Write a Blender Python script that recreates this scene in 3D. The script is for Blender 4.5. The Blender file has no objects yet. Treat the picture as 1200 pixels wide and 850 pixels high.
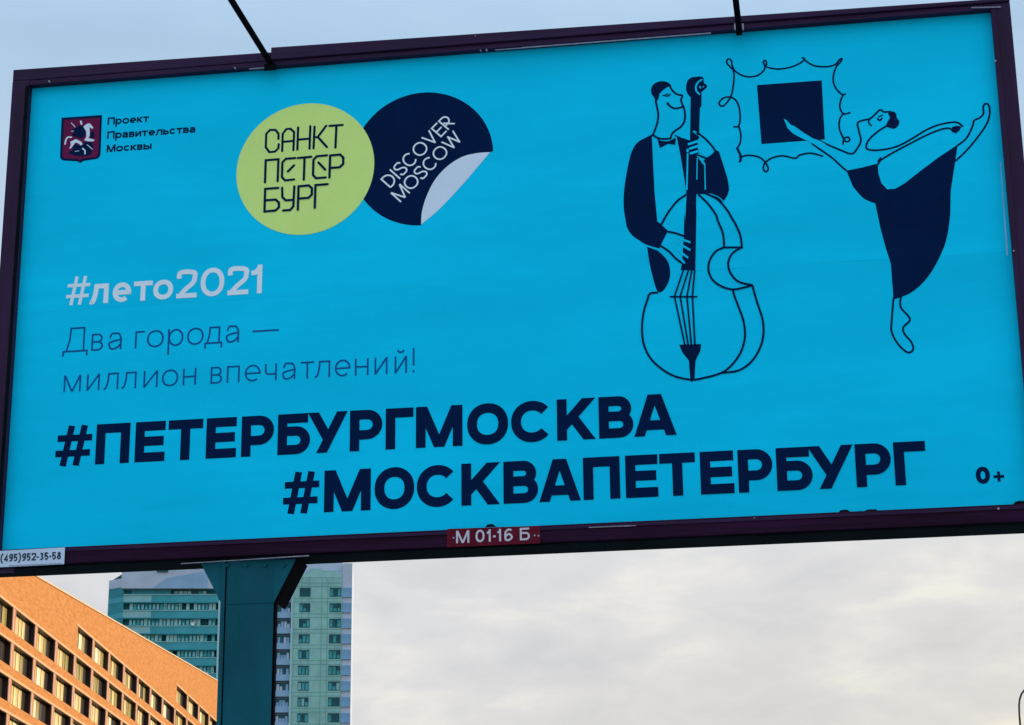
import bpy, bmesh, math, random
from math import sin, cos, tan, pi, radians, hypot, atan2
from mathutils import Vector, Matrix
from mathutils.geometry import tessellate_polygon

random.seed(7)
S = bpy.context.scene
COL = S.collection

# ------------------------------------------------------------------ camera
CAM = Vector((0.0, 0.0, 1.6))
RIGHT = Vector((0.98780, 0.15540, -0.009987)).normalized()
FWD = Vector((-0.14527, 0.94266, 0.30047)).normalized()
UP = RIGHT.cross(FWD).normalized()
RIGHT = FWD.cross(UP).normalized()
FPX = 2422.2
cd = bpy.data.cameras.new('camera'); cam = bpy.data.objects.new('camera', cd); COL.objects.link(cam)
cd.sensor_width = 36.0; cd.lens = 36.0 * FPX / 1200.0
cd.clip_start = 0.1; cd.clip_end = 9000
cam.matrix_world = Matrix(((RIGHT.x, UP.x, -FWD.x, CAM.x), (RIGHT.y, UP.y, -FWD.y, CAM.y),
                           (RIGHT.z, UP.z, -FWD.z, CAM.z), (0, 0, 0, 1)))
S.camera = cam

# ------------------------------------------------------------------ world and sun
SUN_AZ, SUN_EL = 70.0, 14.0          # azimuth from +Y towards +X
w = bpy.data.worlds.new('World'); S.world = w; w.use_nodes = True
nt = w.node_tree; nt.nodes.clear()
def N(t, **kw):
    n = nt.nodes.new(t)
    for k, v in kw.items(): setattr(n, k, v)
    return n
L = lambda a, b: nt.links.new(a, b)
out = N('ShaderNodeOutputWorld'); bg = N('ShaderNodeBackground'); bg.inputs['Strength'].default_value = 0.1
sky = N('ShaderNodeTexSky', sky_type='NISHITA'); sky.sun_disc = False
sky.sun_elevation = radians(SUN_EL); sky.sun_rotation = radians(SUN_AZ)
sky.air_density = 1.3; sky.dust_density = 2.0; sky.altitude = 100
tc = N('ShaderNodeTexCoord'); sep = N('ShaderNodeSeparateXYZ'); L(tc.outputs['Generated'], sep.inputs[0])
# veil colour of the thin overcast, from grey-white low down to pale blue higher up
rampv = N('ShaderNodeValToRGB'); L(sep.outputs['Z'], rampv.inputs['Fac'])
cr = rampv.color_ramp
cr.elements[0].position = 0.10; cr.elements[0].color = (0.74, 0.735, 0.735, 1)
cr.elements[1].position = 0.205; cr.elements[1].color = (0.765, 0.77, 0.79, 1)
e = cr.elements.new(0.30); e.color = (0.60, 0.71, 0.84, 1)
e = cr.elements.new(0.44); e.color = (0.43, 0.61, 0.81, 1)
e = cr.elements.new(0.62); e.color = (0.72, 1.02, 1.34, 1)
e = cr.elements.new(0.9); e.color = (1.05, 1.42, 1.78, 1)
# cloud structure, stretched along the horizon
mp = N('ShaderNodeMapping'); mp.inputs['Scale'].default_value = (9.0, 9.0, 25.0); mp.inputs['Location'].default_value = (1.7, 0.4, 0.3)
L(tc.outputs['Generated'], mp.inputs['Vector'])
nz = N('ShaderNodeTexNoise'); nz.inputs['Scale'].default_value = 1.6; nz.inputs['Detail'].default_value = 7; nz.inputs['Roughness'].default_value = 0.56
nz.inputs['Distortion'].default_value = 0.25
L(mp.outputs[0], nz.inputs['Vector'])
rc = N('ShaderNodeValToRGB'); L(nz.outputs['Fac'], rc.inputs['Fac'])
rc.color_ramp.elements[0].position = 0.33; rc.color_ramp.elements[0].color = (0.87, 0.875, 0.905, 1)
rc.color_ramp.elements[1].position = 0.70; rc.color_ramp.elements[1].color = (1.15, 1.125, 1.05, 1)
e = rc.color_ramp.elements.new(0.54); e.color = (0.985, 0.98, 0.985, 1)
cl = N('ShaderNodeMix', data_type='RGBA', blend_type='MULTIPLY'); cl.inputs['Factor'].default_value = 1
L(rampv.outputs['Color'], cl.inputs[6]); L(rc.outputs['Color'], cl.inputs[7])
# the contrast of the clouds fades upward
mr = N('ShaderNodeMapRange'); mr.inputs['From Min'].default_value = 0.19; mr.inputs['From Max'].default_value = 0.34
mr.inputs['To Min'].default_value = 1.0; mr.inputs['To Max'].default_value = 0.25; L(sep.outputs['Z'], mr.inputs['Value'])
L(mr.outputs[0], cl.inputs['Factor'])
# warmer towards the sun's side
dot = N('ShaderNodeVectorMath', operation='DOT_PRODUCT'); L(tc.outputs['Generated'], dot.inputs[0])
dot.inputs[1].default_value = (sin(radians(SUN_AZ)) * cos(radians(SUN_EL)), cos(radians(SUN_AZ)) * cos(radians(SUN_EL)), sin(radians(SUN_EL)))
mw = N('ShaderNodeMapRange'); mw.inputs['From Min'].default_value = 0.12; mw.inputs['From Max'].default_value = 0.75
mw.inputs['To Min'].default_value = 0.0; mw.inputs['To Max'].default_value = 1.0; L(dot.outputs['Value'], mw.inputs['Value'])
ml = N('ShaderNodeMapRange'); ml.inputs['From Min'].default_value = 0.10; ml.inputs['From Max'].default_value = 0.32
ml.inputs['To Min'].default_value = 1.0; ml.inputs['To Max'].default_value = 0.0; L(sep.outputs['Z'], ml.inputs['Value'])
mm = N('ShaderNodeMath', operation='MULTIPLY'); L(mw.outputs[0], mm.inputs[0]); L(ml.outputs[0], mm.inputs[1])
wm = N('ShaderNodeMix', data_type='RGBA', blend_type='MULTIPLY'); L(mm.outputs[0], wm.inputs['Factor'])
L(cl.outputs[2], wm.inputs[6]); wm.inputs[7].default_value = (1.06, 0.98, 0.84, 1)
sc10 = N('ShaderNodeVectorMath', operation='SCALE'); sc10.inputs['Scale'].default_value = 9.75; L(wm.outputs[2], sc10.inputs[0])
mx = N('ShaderNodeMix', data_type='RGBA'); mx.inputs['Factor'].default_value = 0.90
L(sky.outputs[0], mx.inputs[6]); L(sc10.outputs[0], mx.inputs[7])
L(mx.outputs[2], bg.inputs['Color']); L(bg.outputs[0], out.inputs[0])

sd = bpy.data.lights.new('sun', 'SUN'); sd.energy = 3.8; sd.angle = radians(0.53); sd.color = (1.0, 0.80, 0.56)
so = bpy.data.objects.new('sun', sd); COL.objects.link(so)
sdir = Vector((sin(radians(SUN_AZ)) * cos(radians(SUN_EL)), cos(radians(SUN_AZ)) * cos(radians(SUN_EL)), sin(radians(SUN_EL))))
so.rotation_euler = (-sdir).to_track_quat('-Z', 'Y').to_euler()
so.location = (60, 20, 40)

S.view_settings.view_transform = 'Standard'; S.view_settings.look = 'None'
S.view_settings.exposure = 0.12; S.view_settings.gamma = 1.0; S.view_settings.use_curve_mapping = False
S.cycles.max_bounces = 8

# ------------------------------------------------------------------ materials
def srgb(c):
    return tuple(((v / 255) / 12.92 if v / 255 <= 0.04045 else ((v / 255 + 0.055) / 1.055) ** 2.4) for v in c)

def mat(name, col, rough=0.6, spec=0.3, metal=0.0, vary=0.10, vscale=3.0, bump=0.0, bscale=40.0, col2=None, stretch=(1, 1, 1), coat=0.0, mix_pos=(0.35, 0.65)):
    m = bpy.data.materials.new(name); m.use_nodes = True
    t = m.node_tree; b = t.nodes['Principled BSDF']
    b.inputs['Roughness'].default_value = rough; b.inputs['Metallic'].default_value = metal
    b.inputs['Specular IOR Level'].default_value = spec; b.inputs['Coat Weight'].default_value = coat
    c = t.nodes.new('ShaderNodeTexCoord'); mpn = t.nodes.new('ShaderNodeMapping'); mpn.inputs['Scale'].default_value = stretch
    t.links.new(c.outputs['Object'], mpn.inputs[0])
    n = t.nodes.new('ShaderNodeTexNoise'); n.inputs['Scale'].default_value = vscale; n.inputs['Detail'].default_value = 6; n.inputs['Roughness'].default_value = 0.6
    t.links.new(mpn.outputs[0], n.inputs['Vector'])
    r = t.nodes.new('ShaderNodeValToRGB'); r.color_ramp.elements[0].position = mix_pos[0]; r.color_ramp.elements[1].position = mix_pos[1]
    c2 = col2 if col2 else tuple(v * (1 + vary) for v in col)
    c1 = col if col2 else tuple(v * (1 - vary) for v in col)
    r.color_ramp.elements[0].color = (*c1, 1); r.color_ramp.elements[1].color = (*c2, 1)
    t.links.new(n.outputs['Fac'], r.inputs['Fac']); t.links.new(r.outputs['Color'], b.inputs['Base Color'])
    if bump > 0:
        n2 = t.nodes.new('ShaderNodeTexNoise'); n2.inputs['Scale'].default_value = bscale; n2.inputs['Detail'].default_value = 5
        t.links.new(mpn.outputs[0], n2.inputs['Vector'])
        bp = t.nodes.new('ShaderNodeBump'); bp.inputs['Strength'].default_value = bump; bp.inputs['Distance'].default_value = 0.02
        t.links.new(n2.outputs['Fac'], bp.inputs['Height']); t.links.new(bp.outputs[0], b.inputs['Normal'])
    return m

M = {}
M['poster'] = mat('poster_paper_blue', (0.0, 0.635, 0.96), 0.6, 0.05, vary=0.07, vscale=0.6, bump=0.15, bscale=2.2, stretch=(1, 1, 4.0))
M['navy'] = mat('poster_print_navy', (0.0, 0.012, 0.060), 0.65, 0.04, vary=0.12)
M['white_ink'] = mat('poster_print_pale', (0.82, 0.90, 0.97), 0.6, 0.12, vary=0.03)
M['thin_ink'] = mat('poster_print_blue', (0.002, 0.085, 0.30), 0.6, 0.12, vary=0.08)
M['lime'] = mat('poster_print_lime', (0.72, 0.93, 0.26), 0.6, 0.12, vary=0.03)
M['pale'] = mat('poster_print_pale_curl', (0.74, 0.84, 0.97), 0.6, 0.12, vary=0.03)
M['maroon'] = mat('poster_print_maroon', (0.15, 0.004, 0.06), 0.6, 0.12, vary=0.1)
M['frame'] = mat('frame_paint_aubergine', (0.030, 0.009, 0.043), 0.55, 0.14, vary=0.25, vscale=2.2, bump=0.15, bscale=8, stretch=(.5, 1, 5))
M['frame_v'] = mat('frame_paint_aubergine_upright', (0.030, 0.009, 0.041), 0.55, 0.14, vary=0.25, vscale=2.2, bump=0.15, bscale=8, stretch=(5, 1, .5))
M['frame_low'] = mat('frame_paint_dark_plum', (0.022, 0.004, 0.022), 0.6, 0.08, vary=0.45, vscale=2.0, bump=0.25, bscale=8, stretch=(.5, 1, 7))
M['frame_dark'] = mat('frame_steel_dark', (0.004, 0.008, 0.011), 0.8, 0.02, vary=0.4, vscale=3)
M['bare'] = mat('bare_metal', (0.24, 0.23, 0.29), 0.4, 0.5, 0.3, vary=0.3, vscale=20)
M['post'] = mat('post_paint_teal', (0.004, 0.094, 0.128), 0.6, 0.10, vary=0.22, vscale=2.6, bump=0.15, bscale=25, stretch=(1, 1, 0.35))
M['black'] = mat('black_steel_and_shade', (0.003, 0.003, 0.005), 0.8, 0.02, vary=0.3)
M['plate'] = mat('red_plate_paint', (0.12, 0.004, 0.018), 0.6, 0.1, vary=0.2, vscale=14)
M['plate_text'] = mat('plate_white_paint', (0.62, 0.60, 0.68), 0.6, 0.1, vary=0.05)
M['sticker'] = mat('sticker_paper', (0.60, 0.70, 0.86), 0.6, 0.2, vary=0.06, vscale=8)
M['ink_black'] = mat('sticker_ink', (0.02, 0.05, 0.085), 0.6, 0.2)

# ------------------------------------------------------------------ object helpers
def link(o, parent=None):
    COL.objects.link(o)
    if parent is not None: o.parent = parent
    return o
def empty(name, loc, label=None, cat=None, group=None):
    o = bpy.data.objects.new(name, None); o.location = loc; o.empty_display_size = 0.3
    COL.objects.link(o)
    if label: o['label'] = label
    if cat: o['category'] = cat
    if group: o['group'] = group
    return o
def world_loc(o):
    v = Vector((0, 0, 0))
    while o is not None:
        v = v + Vector(o.location); o = o.parent
    return v
class MB:
    """collects geometry in world coordinates; build() stores it relative to its own centre"""
    def __init__(s): s.v = []; s.f = []
    def add(s, vs, fs):
        n = len(s.v); s.v += [tuple(v) for v in vs]; s.f += [tuple(i + n for i in f) for f in fs]; return s
    def quad(s, a, b, c, d): return s.add([a, b, c, d], [(0, 1, 2, 3)])
    def hexa(s, p):      # p: 4 bottom then 4 top, same winding
        return s.add(p, [(3, 2, 1, 0), (4, 5, 6, 7), (0, 1, 5, 4), (1, 2, 6, 5), (2, 3, 7, 6), (3, 0, 4, 7)])
    def box(s, x0, x1, y0, y1, z0, z1):
        return s.hexa([(x0, y0, z0), (x1, y0, z0), (x1, y1, z0), (x0, y1, z0), (x0, y0, z1), (x1, y0, z1), (x1, y1, z1), (x0, y1, z1)])
    def tube(s, pts, r, n=8, r1=None):
        pts = [Vector(p) for p in pts]; k = len(pts)
        for i, p in enumerate(pts):
            d = (pts[min(i + 1, k - 1)] - pts[max(i - 1, 0)]).normalized()
            a = d.cross(Vector((0.13, 0.31, 0.94))).normalized(); b = d.cross(a)
            rr = r if r1 is None else r + (r1 - r) * i / (k - 1)
            for j in range(n):
                t = 2 * pi * j / n
                s.v.append(tuple(p + a * (cos(t) * rr) + b * (sin(t) * rr)))
        n0 = len(s.v) - n * k
        for i in range(k - 1):
            for j in range(n):
                j2 = (j + 1) % n
                s.f.append((n0 + i * n + j, n0 + i * n + j2, n0 + (i + 1) * n + j2, n0 + (i + 1) * n + j))
        s.f.append(tuple(n0 + j for j in reversed(range(n)))); s.f.append(tuple(n0 + (k - 1) * n + j for j in range(n)))
        return s
    def build(s, name, m, parent=None, bevel=0.0, label=None, kind=None, smooth=False, recenter=True):
        vs = [Vector(v) for v in s.v]
        c = Vector((0, 0, 0))
        if recenter and vs:
            c = Vector([(min(v[i] for v in vs) + max(v[i] for v in vs)) / 2 for i in range(3)])
        me = bpy.data.meshes.new(name); me.from_pydata([v - c for v in vs], [], s.f); me.update()
        bm = bmesh.new(); bm.from_mesh(me); bmesh.ops.recalc_face_normals(bm, faces=bm.faces)
        if bevel > 0:
            bmesh.ops.bevel(bm, geom=[e for e in bm.edges if e.is_manifold and e.calc_face_angle(0) > 0.6], offset=bevel, segments=2, profile=0.6, affect='EDGES')
        bm.to_mesh(me); bm.free()
        if smooth:
            for p in me.polygons: p.use_smooth = True
        me.materials.append(m)
        o = bpy.data.objects.new(name, me); COL.objects.link(o)
        if parent is not None:
            o.parent = parent; o.location = c - world_loc(parent)
        else: o.location = c
        if label: o['label'] = label
        if kind: o['kind'] = kind
        return o

def ray(px, py):      # direction of a measured photo point
    return (RIGHT * ((px - 600) / FPX) - UP * ((py - 425) / FPX) + FWD).normalized()
def at(px, py, Y):    # that point on the vertical plane y = Y
    d = ray(px, py); return CAM + d * ((Y - CAM.y) / d.y)

# ================================================================== BILLBOARD
PY = 11.3768                       # poster plane; camera side is smaller y
PX0, PX1, PZ1 = -4.8106, -4.8106 + 5.94, 7.2284
PZ0 = PZ1 - 2.9842
bb = empty('billboard', (-3.31, PY + 0.15, 0), 'large blue roadside poster billboard in a dark plum frame on a teal steel post', 'billboard')

def pp(px, py):                    # photo point -> (x, z) metres on the poster
    p = at(px, py, PY); return (p.x, p.z)

# poster: two pasted sheets with a slightly wavy surface
def sheet(z0, z1, off, nx, nz, seed):
    mb = MB(); rr = random.Random(seed)
    ph = [rr.uniform(0, 6) for _ in range(6)]
    def dy(x, z): return 0.0002 * (sin(x * 2.1 + ph[0]) * sin(z * 3 + ph[1]) + 0.5 * sin(x * 7 + ph[2] + z * 3) )
    x0, x1 = PX0 - 0.07, PX1 + 0.07
    for j in range(nz + 1):
        z = z0 + (z1 - z0) * j / nz
        for i in range(nx + 1):
            x = x0 + (x1 - x0) * i / nx
            mb.v.append((x, PY + off + dy(x, z), z))
    for j in range(nz):
        for i in range(nx):
            a = j * (nx + 1) + i
            mb.f.append((a, a + 1, a + nx + 2, a + nx + 1))
    return mb
seam = at(950, 309, PY).z
poster = sheet(seam - 0.0, PZ1 + 0.06, 0.0, 60, 16, 1).build('poster', M['poster'], bb, smooth=True, label='bright blue poster paper')
sheet(PZ0 - 0.06, seam + 0.03, 0.0004, 60, 18, 2).build('lower_sheet', M['poster'], poster, smooth=True)

# ---- flat print helpers: everything in poster metres (x, z)
LAY = {'n': 0}
class Print:
    def __init__(s, layer): s.y = PY - 0.0010 - 0.0005 * layer; s.mb = MB(); s.k = 0
    def fill(s, polys):
        pts = [p for poly in polys for p in poly]
        tris = tessellate_polygon([[Vector((p[0], p[1], 0)) for p in poly] for poly in polys])
        y = s.y - s.k * 0.00004; s.k += 1
        s.mb.add([(p[0], y, p[1]) for p in pts], [t for t in tris]); return s
    def stroke(s, pts, wd, closed=False, cap=True, rnd=False):
        P = [Vector(p[:2]) for p in pts]
        Q = [P[0]]
        for p in P[1:]:
            if (p - Q[-1]).length > 1e-5: Q.append(p)
        P = Q
        if closed and (P[0] - P[-1]).length < 1e-5: P.pop()
        n = len(P); h = wd / 2; Lp = []; Rp = []
        if n < 2: return s
        for i in range(n):
            if closed: a, b = P[i - 1], P[(i + 1) % n]
            else: a, b = P[max(i - 1, 0)], P[min(i + 1, n - 1)]
            d1 = (P[i] - a); d2 = (b - P[i])
            if d1.length < 1e-9: d1 = d2
            if d2.length < 1e-9: d2 = d1
            d1 = d1.normalized(); d2 = d2.normalized()
            n1 = Vector((-d1.y, d1.x)); n2 = Vector((-d2.y, d2.x)); m_ = n1 + n2
            if m_.length < 0.3: m_ = n1
            m_.normalize(); sc = h / max(0.45, m_.dot(n1))
            Lp.append(P[i] + m_ * sc); Rp.append(P[i] - m_ * sc)
        y0 = s.y - s.k * 0.00004; s.k += 1
        vs = []
        for i in range(n):
            y = y0 - i * 0.0000006
            vs += [(Lp[i].x, y, Lp[i].y), (Rp[i].x, y, Rp[i].y)]
        fs = [(2 * i, 2 * i + 1, 2 * i + 3, 2 * i + 2) for i in range(n - 1)]
        if closed: fs.append((2 * n - 2, 2 * n - 1, 1, 0))
        s.mb.add(vs, fs)
        if rnd and not closed:
            for c in (P[0], P[-1]):
                s.fill([[(c.x + h * cos(t * pi / 5), c.y + h * sin(t * pi / 5)) for t in range(10)]])
        return s
    def px(s, pts, wpx=None, org=(0, 0), sc=1.0, smooth=True, closed=False, rnd=True):
        """stroke traced on an enlarged crop: origin org, scale sc, width in photo px"""
        q = [(org[0] + p[0] / sc, org[1] + p[1] / sc) for p in pts]
        if smooth: q = spline(q, closed)
        return s.stroke([pp(*p) for p in q], wpx * PXM, closed, rnd=rnd)
    def pxfill(s, pts, org=(0, 0), sc=1.0, smooth=True, holes=()):
        f = lambda P: [pp(org[0] + p[0] / sc, org[1] + p[1] / sc) for p in (spline(P, True, 5) if smooth else P)]
        return s.fill([f(pts)] + [f(h) for h in holes])
    def build(s, name, m, label=None, parent=None):
        me_parent = parent or poster
        return s.mb.build(name, m, me_parent, label=label)
PXM = 5.94 / 1121.0 * 0.985         # metres per photo px on the poster
def spline(P, closed=False, k=6):
    n = len(P); out_ = []
    if n < 3: return list(P)
    rng = range(n if closed else n - 1)
    for i in rng:
        if closed: p0, p1, p2, p3 = P[i - 1], P[i], P[(i + 1) % n], P[(i + 2) % n]
        else: p0, p1, p2, p3 = P[max(i - 1, 0)], P[i], P[i + 1], P[min(i + 2, n - 1)]
        for j in range(k):
            t = j / k
            out_.append(tuple(0.5 * ((2 * p1[c]) + (-p0[c] + p2[c]) * t + (2 * p0[c] - 5 * p1[c] + 4 * p2[c] - p3[c]) * t * t + (-p0[c] + 3 * p1[c] - 3 * p2[c] + p3[c]) * t ** 3) for c in (0, 1)))
    if not closed: out_.append(tuple(P[-1]))
    return out_

# ---- a stroke alphabet: each letter is a set of centre lines inside W x H, stroke t
def arc(cx, cy, rx, ry, a0, a1, n=14, e=1.0):
    o = []
    for i in range(n + 1):
        t = radians(a0 + (a1 - a0) * i / n); c, s_ = cos(t), sin(t)
        o.append((cx + rx * math.copysign(abs(c) ** e, c), cy + ry * math.copysign(abs(s_) ** e, s_)))
    return o
def glyph(ch, W, H, t):
    a = t / 2; l, r, b, T = a, W - a, a, H - a; X = 0.3
    def bowl(x, y0, y1, xr):       # D-shaped bowl between y0 and y1, flat to x, right edge xr
        R = (y1 - y0) / 2; R_ = min(R, xr - x)
        return [(x, y1)] + arc(xr - R_, (y0 + y1) / 2, R_, R, 90, -90, 12) + [(x, y0)]
    def ext(p, q, k=0.3):          # a straight stroke lengthened for clipping
        d = Vector((q[0] - p[0], q[1] - p[1])).normalized() * k
        return [(p[0] - d.x, p[1] - d.y), (q[0] + d.x, q[1] + d.y)]
    C = []                         # (points, closed, clipped)
    def s(p, closed=False, clip=False): C.append((p, closed, clip))
    if ch in 'Пп': s([(l, 0), (l, T), (r, T), (r, 0)])
    elif ch in 'Гг': s([(l, 0), (l, T), (W, T)])
    elif ch == 'Е' or ch == 'E': s([(W, T), (l, T), (l, b), (W, b)]); s([(l, H * .51), (W * .95, H * .51)])
    elif ch in 'Тт': s([(0, T), (W, T)]); s([(W / 2, 0), (W / 2, T)])
    elif ch == 'Р' or ch == 'R':
        m = H * .35 + a * .35
        s([(l, 0), (l, T)] + bowl(l, m, T, r))
        if ch == 'R': s(ext((W * .5, m), (r, 0)), False, True)
    elif ch == 'Б': m = H * .60 - a * .25; s([(W * .93, T), (l, T), (l, b)] + bowl(l, b, m, r)[::-1])
    elif ch in 'Вв':
        m = H * .52
        s([(l, m), (l, T)] + bowl(l, m, T, r - W * .05)[0:]); s([(l, m), (l, b)] + bowl(l, b, m, r)[::-1])
    elif ch == 'ь': s([(l, H), (l, b)] + bowl(l, b, H * .58, r)[::-1])
    elif ch == 'ы':
        s([(l, H), (l, b)] + bowl(l, b, H * .58, W * .66)[::-1]); s([(r, 0), (r, H)])
    elif ch in 'ОоO0': s(arc(W / 2, H / 2, W / 2 - a, H / 2 - a, 0, 360, 40, 0.93)[:-1], True)
    elif ch in 'СсC': s(arc(W * .51, H / 2, W * .51 - a, H / 2 - a, 40, 320, 34, 0.95))
    elif ch in 'Мм' or ch == 'M':
        s([(l, 0), (l, H)]); s([(r, 0), (r, H)])
        k_ = .16 * (W / 2 - l)
        s([(l + a * .25 - k_, H * 1.16), (W / 2 + k_ * .5 , -.08 * H)], False, True); s([(r - a * .25 + k_, H * 1.16), (W / 2 - k_ * .5, -.08 * H)], False, True)
    elif ch in 'Кк':
        s([(l, 0), (l, H)]); s([(l, H * .30), ext((l, H * .30), (r - a * .15, H))[1]], False, True)
        s([(l + (W - t) * .36, H * .58), ext((l + (W - t) * .36, H * .58), (r - a * .1, 0))[1]], False, True)
    elif ch == 'А' or ch == 'A':
        s([(a * 1.15 - W * .06, -H * .12), (W / 2 , H * 1.0 + 0.1*H)], False, True); s([(W - a * 1.15 + W * .06, -H * .12), (W / 2, H * 1.1)], False, True)
        s([(W * .22, H * .26), (W * .78, H * .26)])
    elif ch == 'У' or ch == 'у':
        s(ext((l + a * .1, H), (W * .53, H * .30), .25), False, True) if t < .15 else s([(l - .1 * W + a * .1, H * 1.15), (W * .56, H * .26)], False, True)
        s([(r + .09 * W, H * 1.15), (W * .30, -H * .1)], False, True)
    elif ch in 'Нн' or ch == 'H': s([(l, 0), (l, H)]); s([(r, 0), (r, H)]); s([(l, H * .51), (r, H * .51)])
    elif ch in 'ий':
        s([(l, 0), (l, H)]); s([(r, 0), (r, H)]); s([(l, a * .4), (r, H - a * .4)])
        if ch == 'й': s(arc(W / 2, H + .26, W * .24, .10, 180, 360, 8))
    elif ch == 'ч': s([(r, 0), (r, H)]); s([(l, H), (l, H * .58)] + arc(l + H * .2, H * .58, H * .2, H * .2, 180, 270, 6) + [(r, H * .40)])
    elif ch == 'л':
        s(spline([(0, a), (W * .14, H * .10), (W * .24, H * .34), (W * .30, H * .66)], False, 5) + [(W * .32, T), (r, T), (r, 0)])
    elif ch in 'Дд':
        s([(0.0 + a, -.17), (a, b), (r, b), (r, -.17)]); s([(W * .14 + a * .3, b), (W * .27, H * .5), (W * .30, T), (W * .86 - a, T), (W * .86 - a, b)])
    elif ch == 'а':
        s(spline([(W * .10, H * .70), (W * .22, H - a * 1.3), (W * .48, T), (W * .74, H - a * 1.6), (r - W * .04, H * .66), (r - W * .04, H * .4)], False, 5) + [(r - W * .04, 0)])
        s(spline([(r - W * .04, H * .57), (W * .52, H * .53), (l + W * .04, H * .42), (l, H * .26), (W * .18, b + H * .03), (W * .40, b), (W * .68, H * .14), (r - W * .04, H * .34)], False, 5))
    elif ch == 'е': s([(l, H * .49), (r, H * .49)] + arc(W / 2, H / 2, W / 2 - a, H / 2 - a, 0, 310, 34))
    elif ch == 'р': s([(l, -.33), (l, H)]); s(arc(W / 2 + a * .3, H / 2, W / 2 - a * 1.2, H / 2 - a, 0, 360, 30)[:-1], True)
    elif ch == '1': s([(W * .62, 0), (W * .62, H)]); s([(W * .04, H * .74), (W * .62 , H - a * 1.2)]) if t < .12 else s([(0, H * .72), (W * .32, H * .74), (W * .66, H - a * .9)])
    elif ch == '2': s(spline([(l, H * .69), (W * .14, H * .88), (W * .48, T), (W * .86, H * .86), (r, H * .70), (W * .80, H * .52), (W * .44, H * .30), (l + a * .5, a * 1.1)], False, 5)); s([(0, b), (W, b)])
    elif ch == '3': s(spline([(l, H * .78), (W * .45, T), (r - .02, H * .76), (W * .45, H * .53)], False, 5)); s(spline([(W * .45, H * .53), (r, H * .28), (W * .45, b), (l, H * .2)], False, 5))
    elif ch == '4': s([(W * .72, 0), (W * .72, T), (l, H * .27), (W, H * .27)])
    elif ch == '5': s([(W * .92, T), (W * .16, T), (l, H * .50)] + spline([(l, H * .50), (W * .5, H * .60), (r, H * .32), (W * .5, b), (l, H * .16)], False, 5)[1:])
    elif ch == '6': s(spline([(r - .03, H * .84), (W * .55, T), (W * .18, H * .74), (l, H * .36), (W * .2, H * .1), (W * .55, b), (r, H * .3), (W * .55, H * .56), (l + .02, H * .38)], False, 5))
    elif ch == '8': s(arc(W / 2, H * .74, W * .42 - a, H * .26 - a, 0, 360, 20)[:-1], True); s(arc(W / 2, H * .28, W * .5 - a, H * .28 - a, 0, 360, 20)[:-1], True)
    elif ch == '9': s(spline([(l + .02, H * .14), (W * .45, b), (W * .82, H * .26), (r, H * .64), (W * .8, H * .9), (W * .45, T), (l, H * .7), (W * .45, H * .44), (r - .02, H * .62)], False, 5))
    elif ch == 'D': s([(l, b), (l, T)] + bowl(l, b, T, r) + [(l, b)])
    elif ch == 'I': s([(W / 2, 0), (W / 2, H)])
    elif ch == 'S': s(spline([(r, H * .78), (W * .78, H * .93), (W * .5, T), (W * .2, H * .9), (l, H * .74), (W * .25, H * .58), (W * .7, H * .46), (r, H * .27), (W * .8, H * .09), (W * .5, b), (W * .2, H * .08), (l, H * .24)], False, 5))
    elif ch == 'V': s([(l - .06 * W, H * 1.15), (W / 2, a), (r + .06 * W, H * 1.15)], False, True)
    elif ch == 'W': s([(l - .03, H * 1.15), (W * .28, a), (W * .5, H - a), (W * .72, a), (r + .03, H * 1.15)], False, True)
    elif ch == '(': s(spline([(W, H * 1.10), (W * .45, H * .85), (W * .25, H * .45), (W * .45, H * .05), (W, -H * .20)], False, 4))
    elif ch == ')': s(spline([(0, H * 1.10), (W * .55, H * .85), (W * .75, H * .45), (W * .55, H * .05), (0, -H * .20)], False, 4))
    elif ch == '-': s([(0, H * .42), (W, H * .42)])
    elif ch == '—': s([(0, H * .40), (W, H * .40)])
    elif ch == '+': s([(0, H * .38), (W, H * .38)]); s([(W / 2, H * .38 - W / 2), (W / 2, H * .38 + W / 2)])
    elif ch == '!': s([(W / 2, H * .28), (W / 2, H)]); s([(W / 2, 0), (W / 2, max(t, H * .1))])
    elif ch == '#':
        s([(W * .22, 0), (W * .42, H)]); s([(W * .58, 0), (W * .78, H)])
        s([(W * .04, H * .69), (W, H * .69)]); s([(0, H * .31), (W * .96, H * .31)])
    return C

def clip_poly(poly, y, keep_below):
    o = []
    n = len(poly)
    for i in range(n):
        p, q = poly[i], poly[(i + 1) % n]
        ip = p[1] <= y if keep_below else p[1] >= y
        iq = q[1] <= y if keep_below else q[1] >= y
        if ip: o.append(p)
        if ip != iq:
            f = (y - p[1]) / (q[1] - p[1]); o.append((p[0] + f * (q[0] - p[0]), y))
    return o

def put_glyph(pr, ch, W, H, t, tr, cap):
    t = t * {'#': .70, '+': .62}.get(ch, 1)
    for pts, closed, clip in glyph(ch, W, H, t):
        if not clip:
            pr.stroke([tr(*p) for p in pts], t * cap, closed)
        else:                       # mitred strokes cut flush at the base line and cap line
            for i in range(len(pts) - 1):
                p, q = Vector(pts[i]), Vector(pts[i + 1]); d = (q - p).normalized(); nn = Vector((-d.y, d.x)) * (t / 2)
                e1 = -d * (t * .28) if i > 0 else Vector((0, 0)); e2 = d * (t * .28) if i < len(pts) - 2 else Vector((0, 0))
                poly = [tuple(p + nn + e1), tuple(q + nn + e2), tuple(q - nn + e2), tuple(p - nn + e1)]
                poly = clip_poly(clip_poly(poly, H, True), 0, False)
                if len(poly) > 2: pr.fill([[tr(*v) for v in poly]])

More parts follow.
